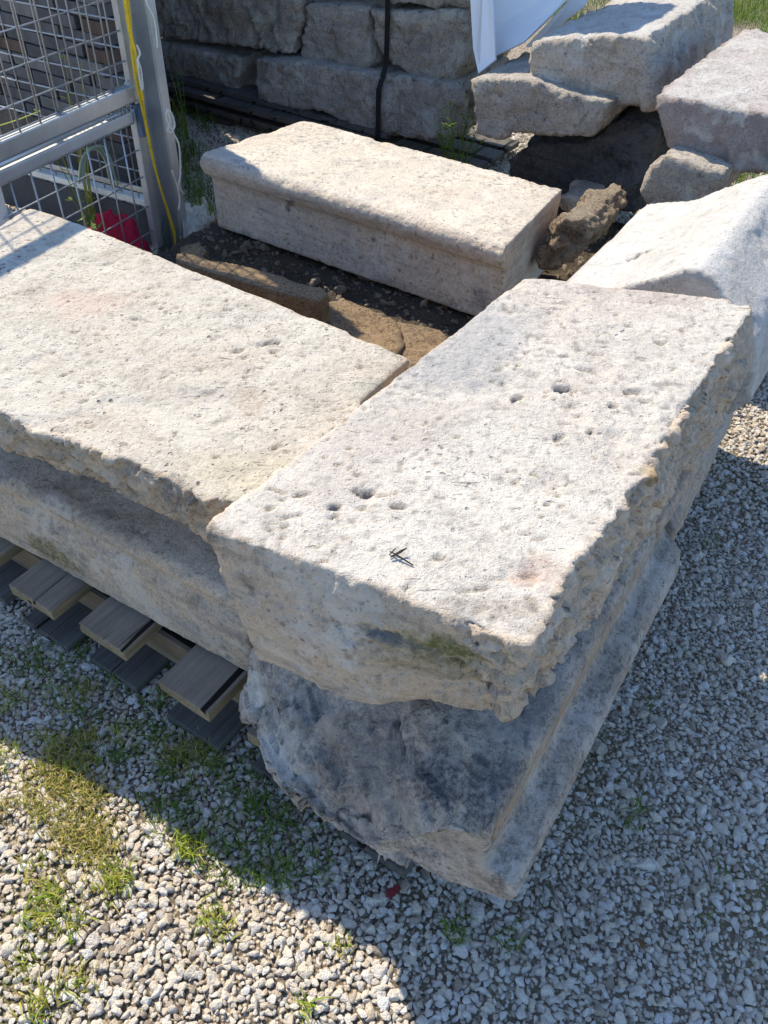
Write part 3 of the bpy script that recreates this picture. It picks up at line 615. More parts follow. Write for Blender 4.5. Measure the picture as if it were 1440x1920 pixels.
# the stack goes on above the frame
for i, (x0, x1, y0, y1) in enumerate([(270, 560, -250, -45), (566, 694, -260, -5), (700, 884, -280, -75), (275, 600, -460, -260), (610, 880, -480, -290)]):
    pass
upper = []
def wall_box(u0, u1, z0, z1, seed, i, lab):
    r = []
    for v, k in ((V0 + .02, .03), (V0 + .06, 0), (V0 + .46, 0), (V0 + .5, .03)):
        r.append(ring_sides([[W(u0 + k, v, z0 + k), W(u1 - k, v, z0 + k)], [W(u1 - k, v, z0 + k), W(u1 - k, v, z1 - k)], [W(u1 - k, v, z1 - k), W(u0 + k, v, z1 - k)], [W(u0 + k, v, z1 - k), W(u0 + k, v, z0 + k)]], 8))
    me = voxel(loft_mesh(r), .02, 2); weather(me, seed, side=.012, big=.02, fr=6); tag(link('wall_stone', me, wallm(i)(cen(me))), lab, 'stone')
wall_box(-2.82, -1.92, .70, 1.02, 111, 0, 'rough stone of the back stack above the top edge, over the brown streaked one')
wall_box(-1.88, -1.12, .73, 1.05, 112, 1, 'rough stone of the back stack above the top edge, over the squarish grey one')
wall_box(-2.75, -1.70, 1.04, 1.36, 113, 2, 'upper rough stone of the back stack above the top edge, further left')
wall_box(-1.66, -1.06, 1.07, 1.38, 114, 0, 'upper rough stone of the back stack above the top edge, nearest the white boards')
wall_box(-2.5, -1.08, 1.39, 1.95, 115, 1, 'topmost long stone of the back stack above the top edge')
palem = lambda c: stone_mat('rough_pale_stone', (.76, .73, .67), (.50, .48, .44), (.68, .62, .54), bk=.5, speck=.7, pores=.5, grain=.004, lichen=.3, pore_sc=30, origin=c)
rough_stone('rough_block', [(1003, 76), (1060, 70), (1120, 66), (1213, 68), (1222, 130), (1226, 208), (1190, 204), (1135, 206), (1060, 185), (984, 160), (990, 110)], 2.36, .95, 121, palem, 'large rough block at upper right whose top is part sunlit, part shaded', side=.012, big=.015, inset=.02, cat='stone block')
rough_stone('rough_block', [(884, 154), (900, 148), (985, 146), (1060, 172), (1146, 192), (1140, 222), (1106, 258), (1050, 256), (990, 250), (930, 262), (892, 252), (888, 190)], 2.30, .45, 122, wallm(2), 'grey block with a flat ledge below the white panels, under the large rough block', side=.010, big=.012, inset=.015, cat='stone block')
pinkm = lambda c: stone_mat('pink_stone', (.76, .72, .67), (.52, .46, .43), (.66, .58, .53), broken=(.36, .27, .24), bk=.85, speck=.7, pores=.4, grain=.004, origin=c)
rough_stone('rough_block', [(1222, 176), (1260, 182), (1350, 196), (1440, 213), (1600, 240), (1600, 372), (1440, 330), (1400, 322), (1250, 286), (1236, 230)], 2.02, .95, 123, pinkm, 'reddish grey block with sunlit top at the right edge', side=.008, big=.006, inset=.008, cat='stone block', fr=12)
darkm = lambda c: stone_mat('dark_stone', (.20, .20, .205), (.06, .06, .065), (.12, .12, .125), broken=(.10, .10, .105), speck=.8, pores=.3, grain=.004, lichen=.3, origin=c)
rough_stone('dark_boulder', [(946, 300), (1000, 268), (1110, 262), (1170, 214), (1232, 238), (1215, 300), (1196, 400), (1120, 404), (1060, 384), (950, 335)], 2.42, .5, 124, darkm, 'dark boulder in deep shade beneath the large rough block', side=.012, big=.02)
rough_stone('small_stone', [(1200, 372), (1212, 322), (1248, 292), (1300, 305), (1360, 330), (1330, 390), (1240, 420)], 1.92, .35, 125, wallm(1), 'small pale stone peeping out between the reddish block and the tipped block', side=.008, big=.01)
rough_stone('small_stone', [(1046, 372), (1072, 366), (1100, 372), (1112, 398), (1080, 408), (1050, 396)], 2.25, .25, 126, wallm(2), 'small bluish stone in shade just right of the nosed block')
rough_stone('rubble_stone', [(1012, 452), (1050, 412), (1095, 410), (1112, 440), (1070, 490), (1040, 510), (1010, 505)], 1.72, .3, 127, lambda c: stone_mat('brown_rubble', (.42, .36, .28), (.18, .14, .10), (.35, .27, .18), speck=.9, pores=.4, grain=.005, origin=c), 'crumbly brown stone between the nosed block and the tipped block', side=.018, big=.02, vox=.008, fr=16)

# strap round the back stack
t_ = simple_mat('strap_black', (.012, .012, .014), .5)
zt_ = 1.05
pA = unv(705, 250, V0 - .085); pB = unv(720, 0, V0 - .085)
us = S(unv(711, 120, V0 - .085))[0]
sv = []
for v_, z_ in ((V0 + .4, .02), (V0 - .088, .02), (V0 - .088, .35), (V0 - .03, .44), (V0 - .03, zt_), (V0 + .4, zt_ + .02)): sv.append((v_, z_))
Vs = []; Fs = []
for v_, z_ in sv: Vs += [W(us - .012, v_, z_), W(us + .012, v_, z_)]
for i in range(len(sv) - 1): Fs.append((2 * i, 2 * i + 1, 2 * i + 3, 2 * i + 2))
me = mesh('strap', Vs, Fs); o = link('strap', me, t_); md = o.modifiers.new('s', 'SOLIDIFY'); md.thickness = .003
tag(o, 'black binding strap running down the back stack of rough stones', 'strap')

# ------------------------------------------------------------------ white panels leaning by the rough block
pm = simple_mat('white_board', (.80, .81, .82), .35, 0, .03, 8, .0002)
def panel(pts, name, label, th=.008):
    me = mesh(name, pts, [tuple(range(len(pts)))]); o = link(name, me, pm); md = o.modifiers.new('s', 'SOLIDIFY'); md.thickness = th; md.offset = 0
    return tag(o, label, 'board', 'white boards')
def pv(x, y, v): return unv(x, y, v)
panel([pv(870, -230, 2.70), pv(912, -200, 2.68), pv(930, 112, 2.46), pv(898, 138, 2.43), pv(888, 90, 2.5)], 'white_board', 'narrow white panel strip standing on the ledge, leftmost of the leaning panels')
panel([pv(906, -60, 2.72), pv(1100, -60, 2.80), pv(1062, 0, 2.74), pv(1020, 45, 2.66), pv(982, 80, 2.58), pv(928, 106, 2.54), pv(910, 55, 2.62)], 'white_board', 'wide smooth white panel leaning behind the narrow strip at the top edge')
panel([pv(1075, -60, 2.95), pv(1125, -60, 2.97), pv(1098, 10, 2.93), pv(1000, 88, 2.80), pv(985, 88, 2.79), pv(1062, 6, 2.90)], 'white_board', 'slanting white panel edge next to the grass behind the wide panel')

# ------------------------------------------------------------------ pallets
woodU = wood_mat('grey_wood', (.36, .30, .235), (.20, .165, .125), VA)
woodB = wood_mat('tan_wood', (.30, .235, .16), (.15, .11, .07), UA)
woodD = wood_mat('dark_wood', (.15, .14, .125), (.07, .062, .055), VA)
end_mat = woodB
def board(o_name, u0, u1, v0, v1, z0, z1, mat, parent, seed=0, bev=.002, endm=None, tilt=0.):
    c = W((u0 + u1) / 2, (v0 + v1) / 2, (z0 + z1) / 2)
    me = box_mesh(c, UA * (u1 - u0) / 2, VA * (v1 - v0) / 2, ZA * (z1 - z0) / 2, o_name, bev)
    bm = bmesh.new(); bm.from_mesh(me)
    long = [e_ for e_ in bm.edges if e_.calc_length() > .05]
    bmesh.ops.subdivide_edges(bm, edges=long, cuts=3, use_grid_fill=True)
    for v_ in bm.verts:
        w = fbm(np.array([[v_.co.x * 1., v_.co.y, v_.co.z * .3]]), 14, 2, seed)[0]; v_.co += v_.normal * w * .0035
    bm.to_mesh(me); bm.free()
    o = link(o_name, me, mat, parent)
    if endm is not None:
        me.materials.append(endm)
        for p in me.polygons:
            n_ = np.array(p.normal)
            if abs(n_ @ ZA) < .6 and n_[2] < .6: p.material_index = 1
    return o
pal = empty('pallet', tuple(W(-.3, .5, 0)), 'weathered wooden pallet whose board ends stick out beneath the moulded block', 'pallet')
freshend = wood_mat('cut_end_wood', (.34, .275, .18), (.19, .145, .085), VA)
rowU = [(-1.66, -1.53), (-1.42, -1.29), (-1.17, -1.04), (-.92, -.79), (-.675, -.545), (-.425, -.30), (-.165, -.022), (.095, .22), (.345, .47), (.52, .645)]
vf = [-.035, -.04, -.045, -.07, -.07, -.075, -.078, -.06, -.06, -.03]
S1 = [S(un(*p, .144)) for p in [(290, 1275), (405, 1325), (440, 1290), (142, 1172), (215, 1234), (5, 1100), (80, 1158)]]
vend = [S1[3][1], S1[4][1]]
rowU = []
uc = [S1[1][0] - .068, S1[4][0] - .062, S1[6][0] - .064]
pitch = (uc[0] - uc[2]) / 2
for k in range(-6, 3):
    cu = uc[0] + k * pitch if k > 0 else (uc[-k] if -k < 3 else uc[2] + (k + 2) * pitch)
    if cu + .07 > .67: continue
    rowU.append(cu)
vF = min(S1[0][1], S1[1][1]); vBt = S(un(417, 1420, .034))[1] + .01; print('vF', vF, vBt)
for i, cu in enumerate(rowU):
    w = .068
    board('deck_board', cu - w, cu + w, vF + (.012 if i % 2 else 0) + (.02 if cu < -.7 else 0), vF + 1.25, .116, .146, woodU, pal, i, endm=freshend)
    board('bottom_board', cu - w + .005, cu + w + .012, vBt + (.01 if i % 2 else 0), vBt + 1.25, .012, .034, woodD, pal, i + 20)
for vv3 in (vF + .10, vF + .62, vF + 1.12):
    board('stringer', rowU[0] - .06, rowU[-1] + .06, vv3, vv3 + .05, .035, .1195, woodB, pal, 50)
for i, cu in enumerate(rowU):
    for dn in (-.03, .032):
        link('nail', tube_mesh([([W(cu + dn, vF + .125, .144), W(cu + dn, vF + .125, .1475)], .0035)], 'nail', 8), simple_mat('rusty_nail', (.16, .08, .04), .7, .5) if not bpy.data.materials.get('rusty_nail') else bpy.data.materials['rusty_nail'], pal)
# second pallet below the back stack
pal2 = empty('pallet', tuple(W(-2.0, 2.9, 0)), 'dark pallet boards in shade below the back stack of rough stones', 'pallet')
for k in range(4):
    board('deck_board', -3.0, -.95, V0 - .10 + k * .16, V0 + .02 + k * .16, .035, .058, woodD, pal2, 60 + k)
for cu in (-2.9, -2.35, -1.7, -1.1):
    board('bottom_board', cu - .05, cu + .05, V0 - .1, V0 + .5, .008, .034, woodD, pal2, 70)
for i, (zz, vv4) in enumerate(((.075, -.13), (.103, -.09), (.13, -.14), (.158, -.08))):
    o = board('plank', -3.05, -1.45 + .1 * (i % 2), V0 + vv4, V0 + vv4 + .16, zz - .012, zz + .011, woodD, None, 80 + i)
    tag(o, ['lowest', 'second', 'third', 'topmost'][i] + ' of the dark planks piled under the grey stone by the fence post', 'plank', 'dark planks under the back stack')

# ------------------------------------------------------------------ rubble bed and brown stones between the slabs and the nosed block
nx, ny = 130, 120; us_ = np.linspace(-1.55, .55, nx); vs2 = np.linspace(.50, 2.62, ny); U_, V_ = np.meshgrid(us_, vs2)  # past the nosed block, dark earth stands in for shade
base = O[:2] + U_.ravel()[:, None] * UA[:2] + V_.ravel()[:, None] * VA[:2]; P3 = np.c_[base, np.zeros(nx * ny)]
ed = np.minimum(np.minimum(U_ + 1.55, .55 - U_), np.minimum(V_ - .5, 2.62 - V_)).ravel(); h = .125 * np.clip(ed / .12, 0, 1) + .02 * fbm(P3, 9, 4, 5) + .012 * ridged(P3, 22, 3, 6)
P3[:, 2] = np.maximum(h, -.01)
fc = [(j * nx + i, j * nx + i + 1, (j + 1) * nx + i + 1, (j + 1) * nx + i) for j in range(ny - 1) for i in range(nx - 1)]
rb = link('rubble_bed', mesh('rubble_bed', P3, fc, True), stone_mat('rubble_earth_and_shade', (.13, .11, .09), (.06, .05, .04), (.17, .125, .08), speck=.9, pores=.6, grain=.006, origin=np.array([0, 0, 0])))
tag(rb, kind='structure')
brm = lambda c: stone_mat('brown_stone', (.33, .245, .155), (.13, .10, .07), (.38, .25, .14), broken=(.20, .14, .085), speck=.9, lichen=.4, pores=.5, grain=.003, origin=c)
def flat_stone(name, poly, zt_, zb_, seed, mat, label, vox=.006, cat='stone', **kw):
    T = pz(poly, zt_); T = ring_sides([[T[i], T[(i + 1) % len(T)]] for i in range(len(T))], 14)
    Bt = T.copy(); Bt[:, 2] = zb_; cc = Bt.mean(0); Bt = cc + (Bt - cc) * [1.03, 1.03, 1]
    me = voxel(loft_mesh([T, Bt]), vox, 2); weather(me, seed, **kw); o = link(name, me, mat(cen(me))); return tag(o, label, cat)
flat_stone('brown_kerb_stone', [(330, 474), (360, 476), (400, 487), (470, 500), (540, 522), (606, 541), (616, 552), (600, 566), (540, 553), (450, 528), (380, 506), (330, 490)], .30, .10, 201, brm, 'long narrow brown stone set on edge behind the pitted slab', vox=.005, top=.002, side=.0025, big=.002, chip=.003)
flat_stone('brown_flagstone', [(600, 575), (640, 556), (690, 578), (742, 598), (760, 640), (720, 690), (600, 640)], .215, .10, 202, brm, 'flat orange brown flagstone left of the gap behind the slabs', top=.004, side=.006, big=.006, chip=.006, strata=.006)
flat_stone('brown_flagstone', [(730, 600), (775, 606), (826, 618), (842, 632), (800, 720), (740, 700), (725, 640)], .20, .10, 203, brm, 'flat brown flagstone with white flakes tucked against the ragged slab', top=.004, side=.006, big=.006, chip=.006, strata=.006)
flat_stone('brown_flagstone', [(338, 462), (372, 455), (390, 470), (372, 490), (340, 480)], .21, .1, 204, brm, 'small broken brown stone at the foot of the fence post', top=.004, side=.006, big=.006, chip=.006)
# loose chips on the bed
chipcol = bpy.data.collections.new('chips'); cm = simple_mat('chip_stone', (.26, .21, .155), .9, 0, .5, 3., .05)
for o_ in pebcol.objects:
    m2 = o_.data.copy(); m2.materials.clear(); m2.materials.append(cm); chipcol.objects.link(bpy.data.objects.new('chip', m2))
n = 3600; uu = rng.uniform(-1.45, .5, n); v2_ = rng.uniform(.55, 2.4, n); P = O[:2] + uu[:, None] * UA[:2] + v2_[:, None] * VA[:2]
P3c = np.c_[P, np.zeros(n)]; zc = .125 + .02 * fbm(P3c, 9, 4, 5) + .012 * ridged(P3c, 22, 3, 6)
sc = np.clip(rng.lognormal(math.log(.008), .5, n), .003, .026)
ch = scatter('stone_chips', np.c_[P, zc], np.c_[rng.normal(0, .6, n), rng.normal(0, .6, n), rng.random(n) * 6.28], sc, chipcol)
tag(ch, 'loose brown and white stone chips in the gap before the nosed block', 'stone chips')

# ------------------------------------------------------------------ mesh cage
galv = simple_mat('galvanised_steel', (.42, .45, .48), .42, .75, .18, 14, .0003)
galvd = simple_mat('dull_steel_post', (.46, .49, .51), .5, .6, .2, 10, .0004)
PBs = un(310, 470, 0)
a25 = math.radians(205.5); ND = np.array([math.sin(a25), math.cos(a25), 0])        # along the near side, towards the viewer's left
FD = np.array([math.sin(math.radians(295.5)), math.cos(math.radians(295.5)), 0])   # along the far side
def C(s, t, z): return PBs + ND * s + FD * t + ZA * z
cage = empty('wire_cage', tuple(PBs), 'galvanised wire mesh cage with steel corner post and yellow rope tied to it', 'wire cage')
ZT = 1.74
def bar(name, c, a, b, d, mat=galv, bev=.003, parent=None): return link(name, box_mesh(c, a, b, d, name, bev), mat, parent or cage)
# corner post: angle section plus flange
bar('corner_post', C(-.005, .0, ZT / 2), ND * .028, FD * .0025, ZA * ZT / 2, galvd, .001)
bar('post_flange', C(-.035, -.03, ZT / 2), ND * .003, FD * .032, ZA * ZT / 2, galvd, .001)
bar('post_web', C(-.058, -.062, ZT / 2), ND * .021, FD * .003, ZA * ZT / 2, galvd, .001)
gus = mesh('foot_plate', [C(.075, -.008, .0), C(-.055, -.008, .0), C(-.055, -.008, .17), C(.075, -.014, .0), C(-.055, -.014, .0), C(-.055, -.014, .17)], [(0, 1, 2), (5, 4, 3), (0, 3, 4, 1), (1, 4, 5, 2), (2, 5, 3, 0)])
link('foot_plate', gus, simple_mat('plate_green_grey', (.20, .23, .20), .5, .3), cage)
SL = 1.25
# upper half door: stile, bottom rail, top rail
bar('door_stile', C(.036, -.012, (.60 + ZT) / 2), ND * .020, FD * .012, ZA * (ZT - .60) / 2, galv)
bar('door_rail', C(SL / 2 + .02, -.012, .597), ND * (SL / 2), FD * .014, ZA * .027, galv, .006)
bar('top_rail', C(SL / 2 + .02, -.012, ZT - .035), ND * (SL / 2), FD * .012, ZA * .030, galv, .006)
link('hinge_rod', tube_mesh([([C(.21, -.02, .563), C(SL, -.02, .563)], .0085)], 'hinge_rod', 10), simple_mat('bright_steel_rod', (.62, .66, .68), .35, .6, .1), cage)
link('spring_rod', tube_mesh([([C(.075, -.02, .556), C(.20, -.02, .556)], .006)], 'spring_rod', 8), galv, cage)
for k in range(6): link('spring_coil', tube_mesh([([C(.085 + k * .02, -.02, .556) + .0095 * (ZA * math.cos(a) + FD * math.sin(a)) for a in np.linspace(0, 6.28, 9)], .002)], 'spring_coil', 5), galvd, cage)
bar('middle_rail', C(SL / 2 + .07, -.008, .527), ND * (SL / 2), FD * .014, ZA * .020, galvd, .006)
bar('lower_stile', C(.045, -.008, .29), ND * .018, FD * .014, ZA * .25, galvd, .004)
bar('latch_sleeve', C(.042, -.03, .51), ND * .018, FD * .012, ZA * .052, simple_mat('latch_blue_grey', (.10, .16, .26), .4, .6), .004)
# wires
def wire(p, q, r=.0029, name='mesh_wire'): return link(name, tube_mesh([(np.array([p, q]), r)], name, 6), galv, cage)
zN = [.882, .788, .698, .630] + [.97 + .09 * k for k in range(8)]
zN = [z for z in zN if z < ZT - .08]
for z in zN:
    pts = [C(.046 if z > .64 else .075, -.012, z + (.0 if z > .64 else -.0)), C(SL, -.012, z)]
    wire(*pts)
link('mesh_wire', tube_mesh([([C(.046, -.012, .66), C(.052, -.012, .642), C(.075, -.012, .630)], .0029)], 'mesh_wire', 6), galv, cage)
for z in (.502, .410, .315, .205, .11): wire(C(.05, -.008, z), C(SL, -.008, z))
sv = [.135 + .0845 * k for k in range(14)]
for s in sv:
    if s > SL: continue
    wire(C(s, -.017, .625), C(s, -.017, ZT - .06))
    wire(C(s + .0, -.013, .03), C(s + .0, -.013, .51))
# far side
TL = 1.0
for z in (.107, .30, .42, .532, .620, .717, .80, .885, .97, 1.06, 1.15, 1.25, 1.35, 1.45, 1.55, 1.64): wire(C(.05, .04, z), C(.05, .04, z) + FD * TL) if False else wire(PBs + FD * .04 + ZA * z, PBs + FD * TL + ZA * z)
for k in range(12):
    tt = .08 + k * .082; wire(PBs + FD * tt + ND * .006 + ZA * .03, PBs + FD * tt + ND * .006 + ZA * ZT)
bar('far_beam', C(0, TL / 2 + .02, .19), FD * TL / 2, ND * .022, ZA * .012, simple_mat('pale_beam', (.62, .64, .60), .5, .1), .003)
bar('far_beam', C(.01, TL / 2 + .02, .235), FD * TL / 2, ND * .004, ZA * .010, galv, .002)
bar('far_kick_plate', C(0.02, TL / 2 + .02, .095), FD * TL / 2, ND * .004, ZA * .075, simple_mat('dark_plate', (.06, .065, .075), .6, .3), .001)
bar('far_top_rail', C(0, TL / 2, ZT - .02), FD * TL / 2, ND * .012, ZA * .02, galv, .003)
bar('side_post', C(SL + .02, -.01, ZT / 2), ND * .025, FD * .02, ZA * ZT / 2, galvd, .003)
bar('side_post', C(0, TL + .02, ZT / 2), ND * .02, FD * .025, ZA * ZT / 2, galvd, .003)

# ropes
yel = simple_mat('yellow_rope', (.72, .50, .03), .7, 0, .25, 200, .002)
wht = simple_mat('white_cord', (.66, .66, .60), .8, 0, .15, 120, .001)
def cpx(x, y, off=-.03):                  # place on the near side of the cage seen at a place in the photograph
    n_ = np.array([math.cos(a25), -math.sin(a25), 0]); d = ray(x, y); p0 = PBs + FD * off; t = ((p0 - CO) @ n_) / (d @ n_); return CO + t * d
yp = [(232, -60), (237, 0), (243, 40), (250, 85), (258, 130), (266, 180), (276, 240), (290, 310), (306, 370), (322, 425), (333, 470)]
yp2 = [(236, -60), (240, 0), (245, 45), (246, 90), (252, 135), (262, 185), (272, 230), (284, 290), (300, 350), (318, 405), (328, 440), (327, 475)]
yp3 = [(228, -60), (234, 0), (243, 60), (252, 95), (255, 120), (262, 160), (268, 190)]
link_r = tube_mesh([(smooth_path([cpx(*p, -.045) for p in yp], 70), .0038), (smooth_path([cpx(*p, -.052) for p in yp2], 70), .0036), (smooth_path([cpx(*p, -.056) for p in yp3], 40), .0060)], 'yellow_rope', 7)
tag(link('yellow_rope', link_r, yel), 'yellow rope hanging in strands down the cage corner post', 'rope')
kn = [(256, 84), (262, 100), (258, 112), (264, 130), (267, 160), (266, 168), (262, 150), (257, 110)]
tag(link('white_cord', tube_mesh([(smooth_path([cpx(*p, -.065) for p in kn], 40), .0035)], 'cord', 6), wht), 'white cord knotted over the yellow rope on the post', 'cord')
lp = [(272, 0), (288, 35), (292, 60), (294, 90)]
lp = [(268, -40), (275, 5), (287, 30), (292, 55), (295, 90)]
lp2 = [(312, 205), (322, 214), (327, 235), (321, 247), (314, 246), (318, 225), (312, 208), (312, 225), (325, 250), (335, 270), (338, 300), (338, 330), (335, 350), (345, 365)]
lp3 = [(322, 320), (333, 350), (337, 375), (335, 395)]
tag(link('white_cord', tube_mesh([(smooth_path([cpx(*p, -.11) for p in lp], 30), .0028)], 'cord', 6), wht), 'thin white cord hanging at the top right of the post', 'cord')
tag(link('white_cord', tube_mesh([(smooth_path([cpx(*p, -.12) for p in lp2], 60), .0038), (smooth_path([cpx(*p, -.12) for p in lp3], 20), .003)], 'cord', 6), wht), 'white cord looped beside the lower part of the post', 'cord')
ys = [(-10, 238), (10, 232), (40, 222), (75, 208)]
tag(link('yellow_string', tube_mesh([(smooth_path([cpx(*p, .02) for p in ys], 16), .0016)], 'string', 5), simple_mat('lime_string', (.60, .62, .12), .7)), 'thin yellow green string across the mesh at the left edge', 'string')

# things in the cage -------------------------------------------------
red = simple_mat('red_cloth', (.52, .02, .06), .8, 0, .25, 6, .002)
nxx, nyy = 46, 26; Vv = []
c00, c10, c01, c11 = C(.42, .02, .03), C(.05, .02, .02), C(.36, .12, .13), C(.06, .10, .17)
for j in range(nyy):
    for i in range(nxx):
        f, g_ = i / (nxx - 1), j / (nyy - 1); p = (c00 * (1 - f) + c10 * f) * (1 - g_) + (c01 * (1 - f) + c11 * f) * g_
        w = np.array([[f * 9, g_ * 4, 0.]]); p = p + ZA * (.03 * fbm(w, .8, 3, 3)[0] + .035 * math.sin(3.1 * f)) + ND * .014 * ridged(w, 1.4, 3, 8)[0]; Vv.append(p)
me = mesh('cloth', Vv, [(j * nxx + i, j * nxx + i + 1, (j + 1) * nxx + i + 1, (j + 1) * nxx + i) for j in range(nyy - 1) for i in range(nxx - 1)], True)
o = link('red_cloth', me, red); md = o.modifiers.new('s', 'SOLIDIFY'); md.thickness = .003
tag(o, 'crumpled red cloth in the bottom corner of the wire cage', 'cloth')
# white tub at the left edge
rings = []
tc_ = C(.66, .16, 0); tc_ = un(-42, 400, .12); tc_ = CO + (tc_ - CO) * 1.0; tc_[2] = 0
tc_ = C(.74, .10, 0)
for z, r_ in ((.02, .09), (.10, .105), (.30, .112), (.52, .120), (.60, .118), (.655, .095), (.68, .05)):
    rings.append(np.array([tc_ + ZA * z + r_ * (UA * math.cos(a) + VA * math.sin(a)) for a in np.linspace(0, 2 * math.pi, 40, endpoint=False)]))
me = loft_mesh(rings); me.polygons.foreach_set('use_smooth', [True] * len(me.polygons))
tag(link('white_tub', me, simple_mat('white_plastic', (.74, .74, .72), .45, 0, .05, 5)), 'white plastic tub with rounded shoulder inside the cage at the left edge', 'tub')
# bricks behind the cage
bk = empty('brick_stack', tuple(W(-2.4, 1.9, 0)), 'tall stack of flat grey and brown bricks seen through the cage mesh', 'brick stack')
bm_g = [simple_mat('brick_grey', (.10, .10, .105), .9, 0, .35, 18, .002), simple_mat('brick_brown', (.11, .075, .06), .9, 0, .3, 18, .002), simple_mat('brick_pale', (.15, .15, .145), .9, 0, .3, 18, .002)]
rb_ = random.Random(5)
for row in range(40):
    z0 = .24 + row * .050
    if z0 > 2.1: break
    off = (row % 2) * .11
    for k in range(4):
        u0 = -2.16 - .24 * (k + 1) + off - .02 * rb_.random()
        hb = .0225
        o = link('brick', box_mesh(W(u0 + .115 - (row % 2) * .0, 1.745 + .012 * rb_.random(), z0 + hb), UA * .112, VA * .06, ZA * hb, 'brick', .003), bm_g[rb_.choice([0, 0, 0, 2, 1])], bk)
    o = link('brick', box_mesh(W(-2.10, 1.745 + .012 * rb_.random(), z0 + .0225), UA * .05, VA * .06, ZA * .0225, 'brick', .003), bm_g[rb_.choice([0, 2, 1])], bk) if row % 2 == 0 else None
link('support_plank', box_mesh(W(-2.5, 1.765, .12), UA * .45, VA * .08, ZA * .115, 'plank', .004), woodD, bk)

shade_stack = empty('brick_stack', tuple(W(-2.8, 2.2, 0)), 'added stack of dark bricks casting ground shade behind the tall brick stack', 'brick stack')  # made-up stack, added to shade the ground behind the post
for row in range(26):
    for k in range(3):
        for j in range(4):
            if j == 0 and row > 20: continue
            link('brick', box_mesh(W(-2.07 - 1.05 * (.35 + .24 * j) - .24 * k - .02 * rb_.random(), 1.98 + .24 * j, .04 + row * .075 + .036), UA * .117, VA * .116, ZA * .0355, 'brick', .004), bm_g[rb_.choice([0, 0, 1])], shade_stack)
# ------------------------------------------------------------------ grass and weeds
def grass_mat(name, g1, g2, dry):
    t = NT(name); ge = t.n('ShaderNodeNewGeometry'); r = ge.outputs['Random Per Island']
    cr = t.n('ShaderNodeValToRGB'); t.l(r, cr.inputs[0]); e = cr.color_ramp.elements; e[0].color = (*g1, 1); e[1].color = (*dry, 1); e[0].position = .1; e[1].position = .95
    q = e.new(.6); q.color = (*g2, 1)
    t.l(cr.outputs[0], t.b.inputs['Base Color']); t.b.inputs['Roughness'].default_value = .55
    t.b.inputs['Subsurface Weight'].default_value = 0
    tr = t.n('ShaderNodeBsdfTranslucent'); t.l(cr.outputs[0], tr.inputs[0]); mx = t.n('ShaderNodeMixShader'); mx.inputs[0].default_value = .35
    t.l(t.b.outputs[0], mx.inputs[1]); t.l(tr.outputs[0], mx.inputs[2]); t.l(mx.outputs[0], t.t.nodes['Material Output'].inputs[0]); return t.m
G1 = grass_mat('grass_green', (.20, .32, .03), (.38, .40, .05), (.55, .46, .14))
G2 = grass_mat('grass_dry', (.24, .28, .04), (.46, .40, .10), (.55, .43, .20))
G3 = grass_mat('grass_lush', (.07, .15, .015), (.14, .24, .025), (.24, .28, .05))
def blades(bases, length, width, lean, seed=0):
    r = np.random.default_rng(seed); Vb = []; Fb = []
    for (p, L_, w_, ln) in zip(bases, length, width, lean):
        a = r.random() * 6.283; d = np.array([math.cos(a), math.sin(a), 0]); sd_ = np.array([-d[1], d[0], 0]) * w_ / 2; b = len(Vb)
        x = 0; zz = 0; th = r.uniform(0, ln * .5)
        for k, wf in enumerate((1, .9, .65)):
            q = p + d * x + ZA * zz; Vb += [q - sd_ * wf, q + sd_ * wf]; x += math.sin(th) * L_ / 3; zz += math.cos(th) * L_ / 3; th += ln * r.uniform(.3, .7)
        Vb.append(p + d * x + ZA * max(zz, .003)); Fb += [(b, b + 1, b + 3, b + 2), (b + 2, b + 3, b + 5, b + 4), (b + 4, b + 5, b + 6)]
    return Vb, Fb
def tufts(specs, name, mat, label, seed, cat='grass'):
    """specs: (px, py, count, spread, length)"""
    r = np.random.default_rng(seed); Bs = []; Ls = []; Ws = []; Ln = []
    for (x, y, n_, sp_, L_) in specs:
        c0 = un(x, y, .008) if not isinstance(x, np.ndarray) else x
        for _ in range(n_):
            p = c0.copy(); p[:2] += r.normal(0, sp_, 2); Bs.append(p); Ls.append(L_ * r.uniform(.5, 1.3)); Ws.append(r.uniform(.0012, .0028) * (1 + L_ * 6)); Ln.append(r.uniform(.3, 1.9))
    V_, F_ = blades(Bs, Ls, Ws, Ln, seed); o = link(name, mesh(name, V_, F_, True), mat); return tag(o, label, cat, kind='stuff')
sp = [(350, 1588, 70, .014, .040), (365, 1600, 50, .014, .03), (205, 1640, 80, .018, .034), (215, 1665, 70, .018, .032), (100, 1690, 90, .022, .042), (75, 1720, 60, .018, .035), (135, 1730, 50, .015, .03),
      (60, 1635, 40, .012, .03), (395, 1720, 60, .014, .025), (410, 1740, 50, .014, .025), (10, 1420, 60, .02, .03), (10, 1320, 60, .02, .03), (90, 1390, 60, .02, .025), (140, 1440, 60, .02, .028), (120, 1330, 30, .02, .03),
      (70, 1900, 50, .02, .05), (575, 1890, 22, .007, .045), (640, 1775, 35, .012, .02), (145, 1845, 50, .015, .025), (45, 1810, 50, .018, .02), (235, 1370, 50, .02, .025)]
tufts(sp, 'grass', G1, 'green grass tufts growing through the sunlit gravel at lower left', 5)
r = np.random.default_rng(9); sp = []
cand = 0
while cand < 3000:
    x, y = r.uniform(-40, 520), r.uniform(1290, 1960); p = un(x, y, 0); d_ = fbm(p[None], 5.5, 3, 12)[0] + (.22 if y < 1540 and x < 180 else 0) - .3 * max(0, (x - 330) / 200) - (.15 if y > 1850 else 0)
    if d_ > .13: sp.append((x, y, int(r.uniform(4, 13)), .013, r.uniform(.014, .034)))
    cand += 1
sp = [q for q in sp]
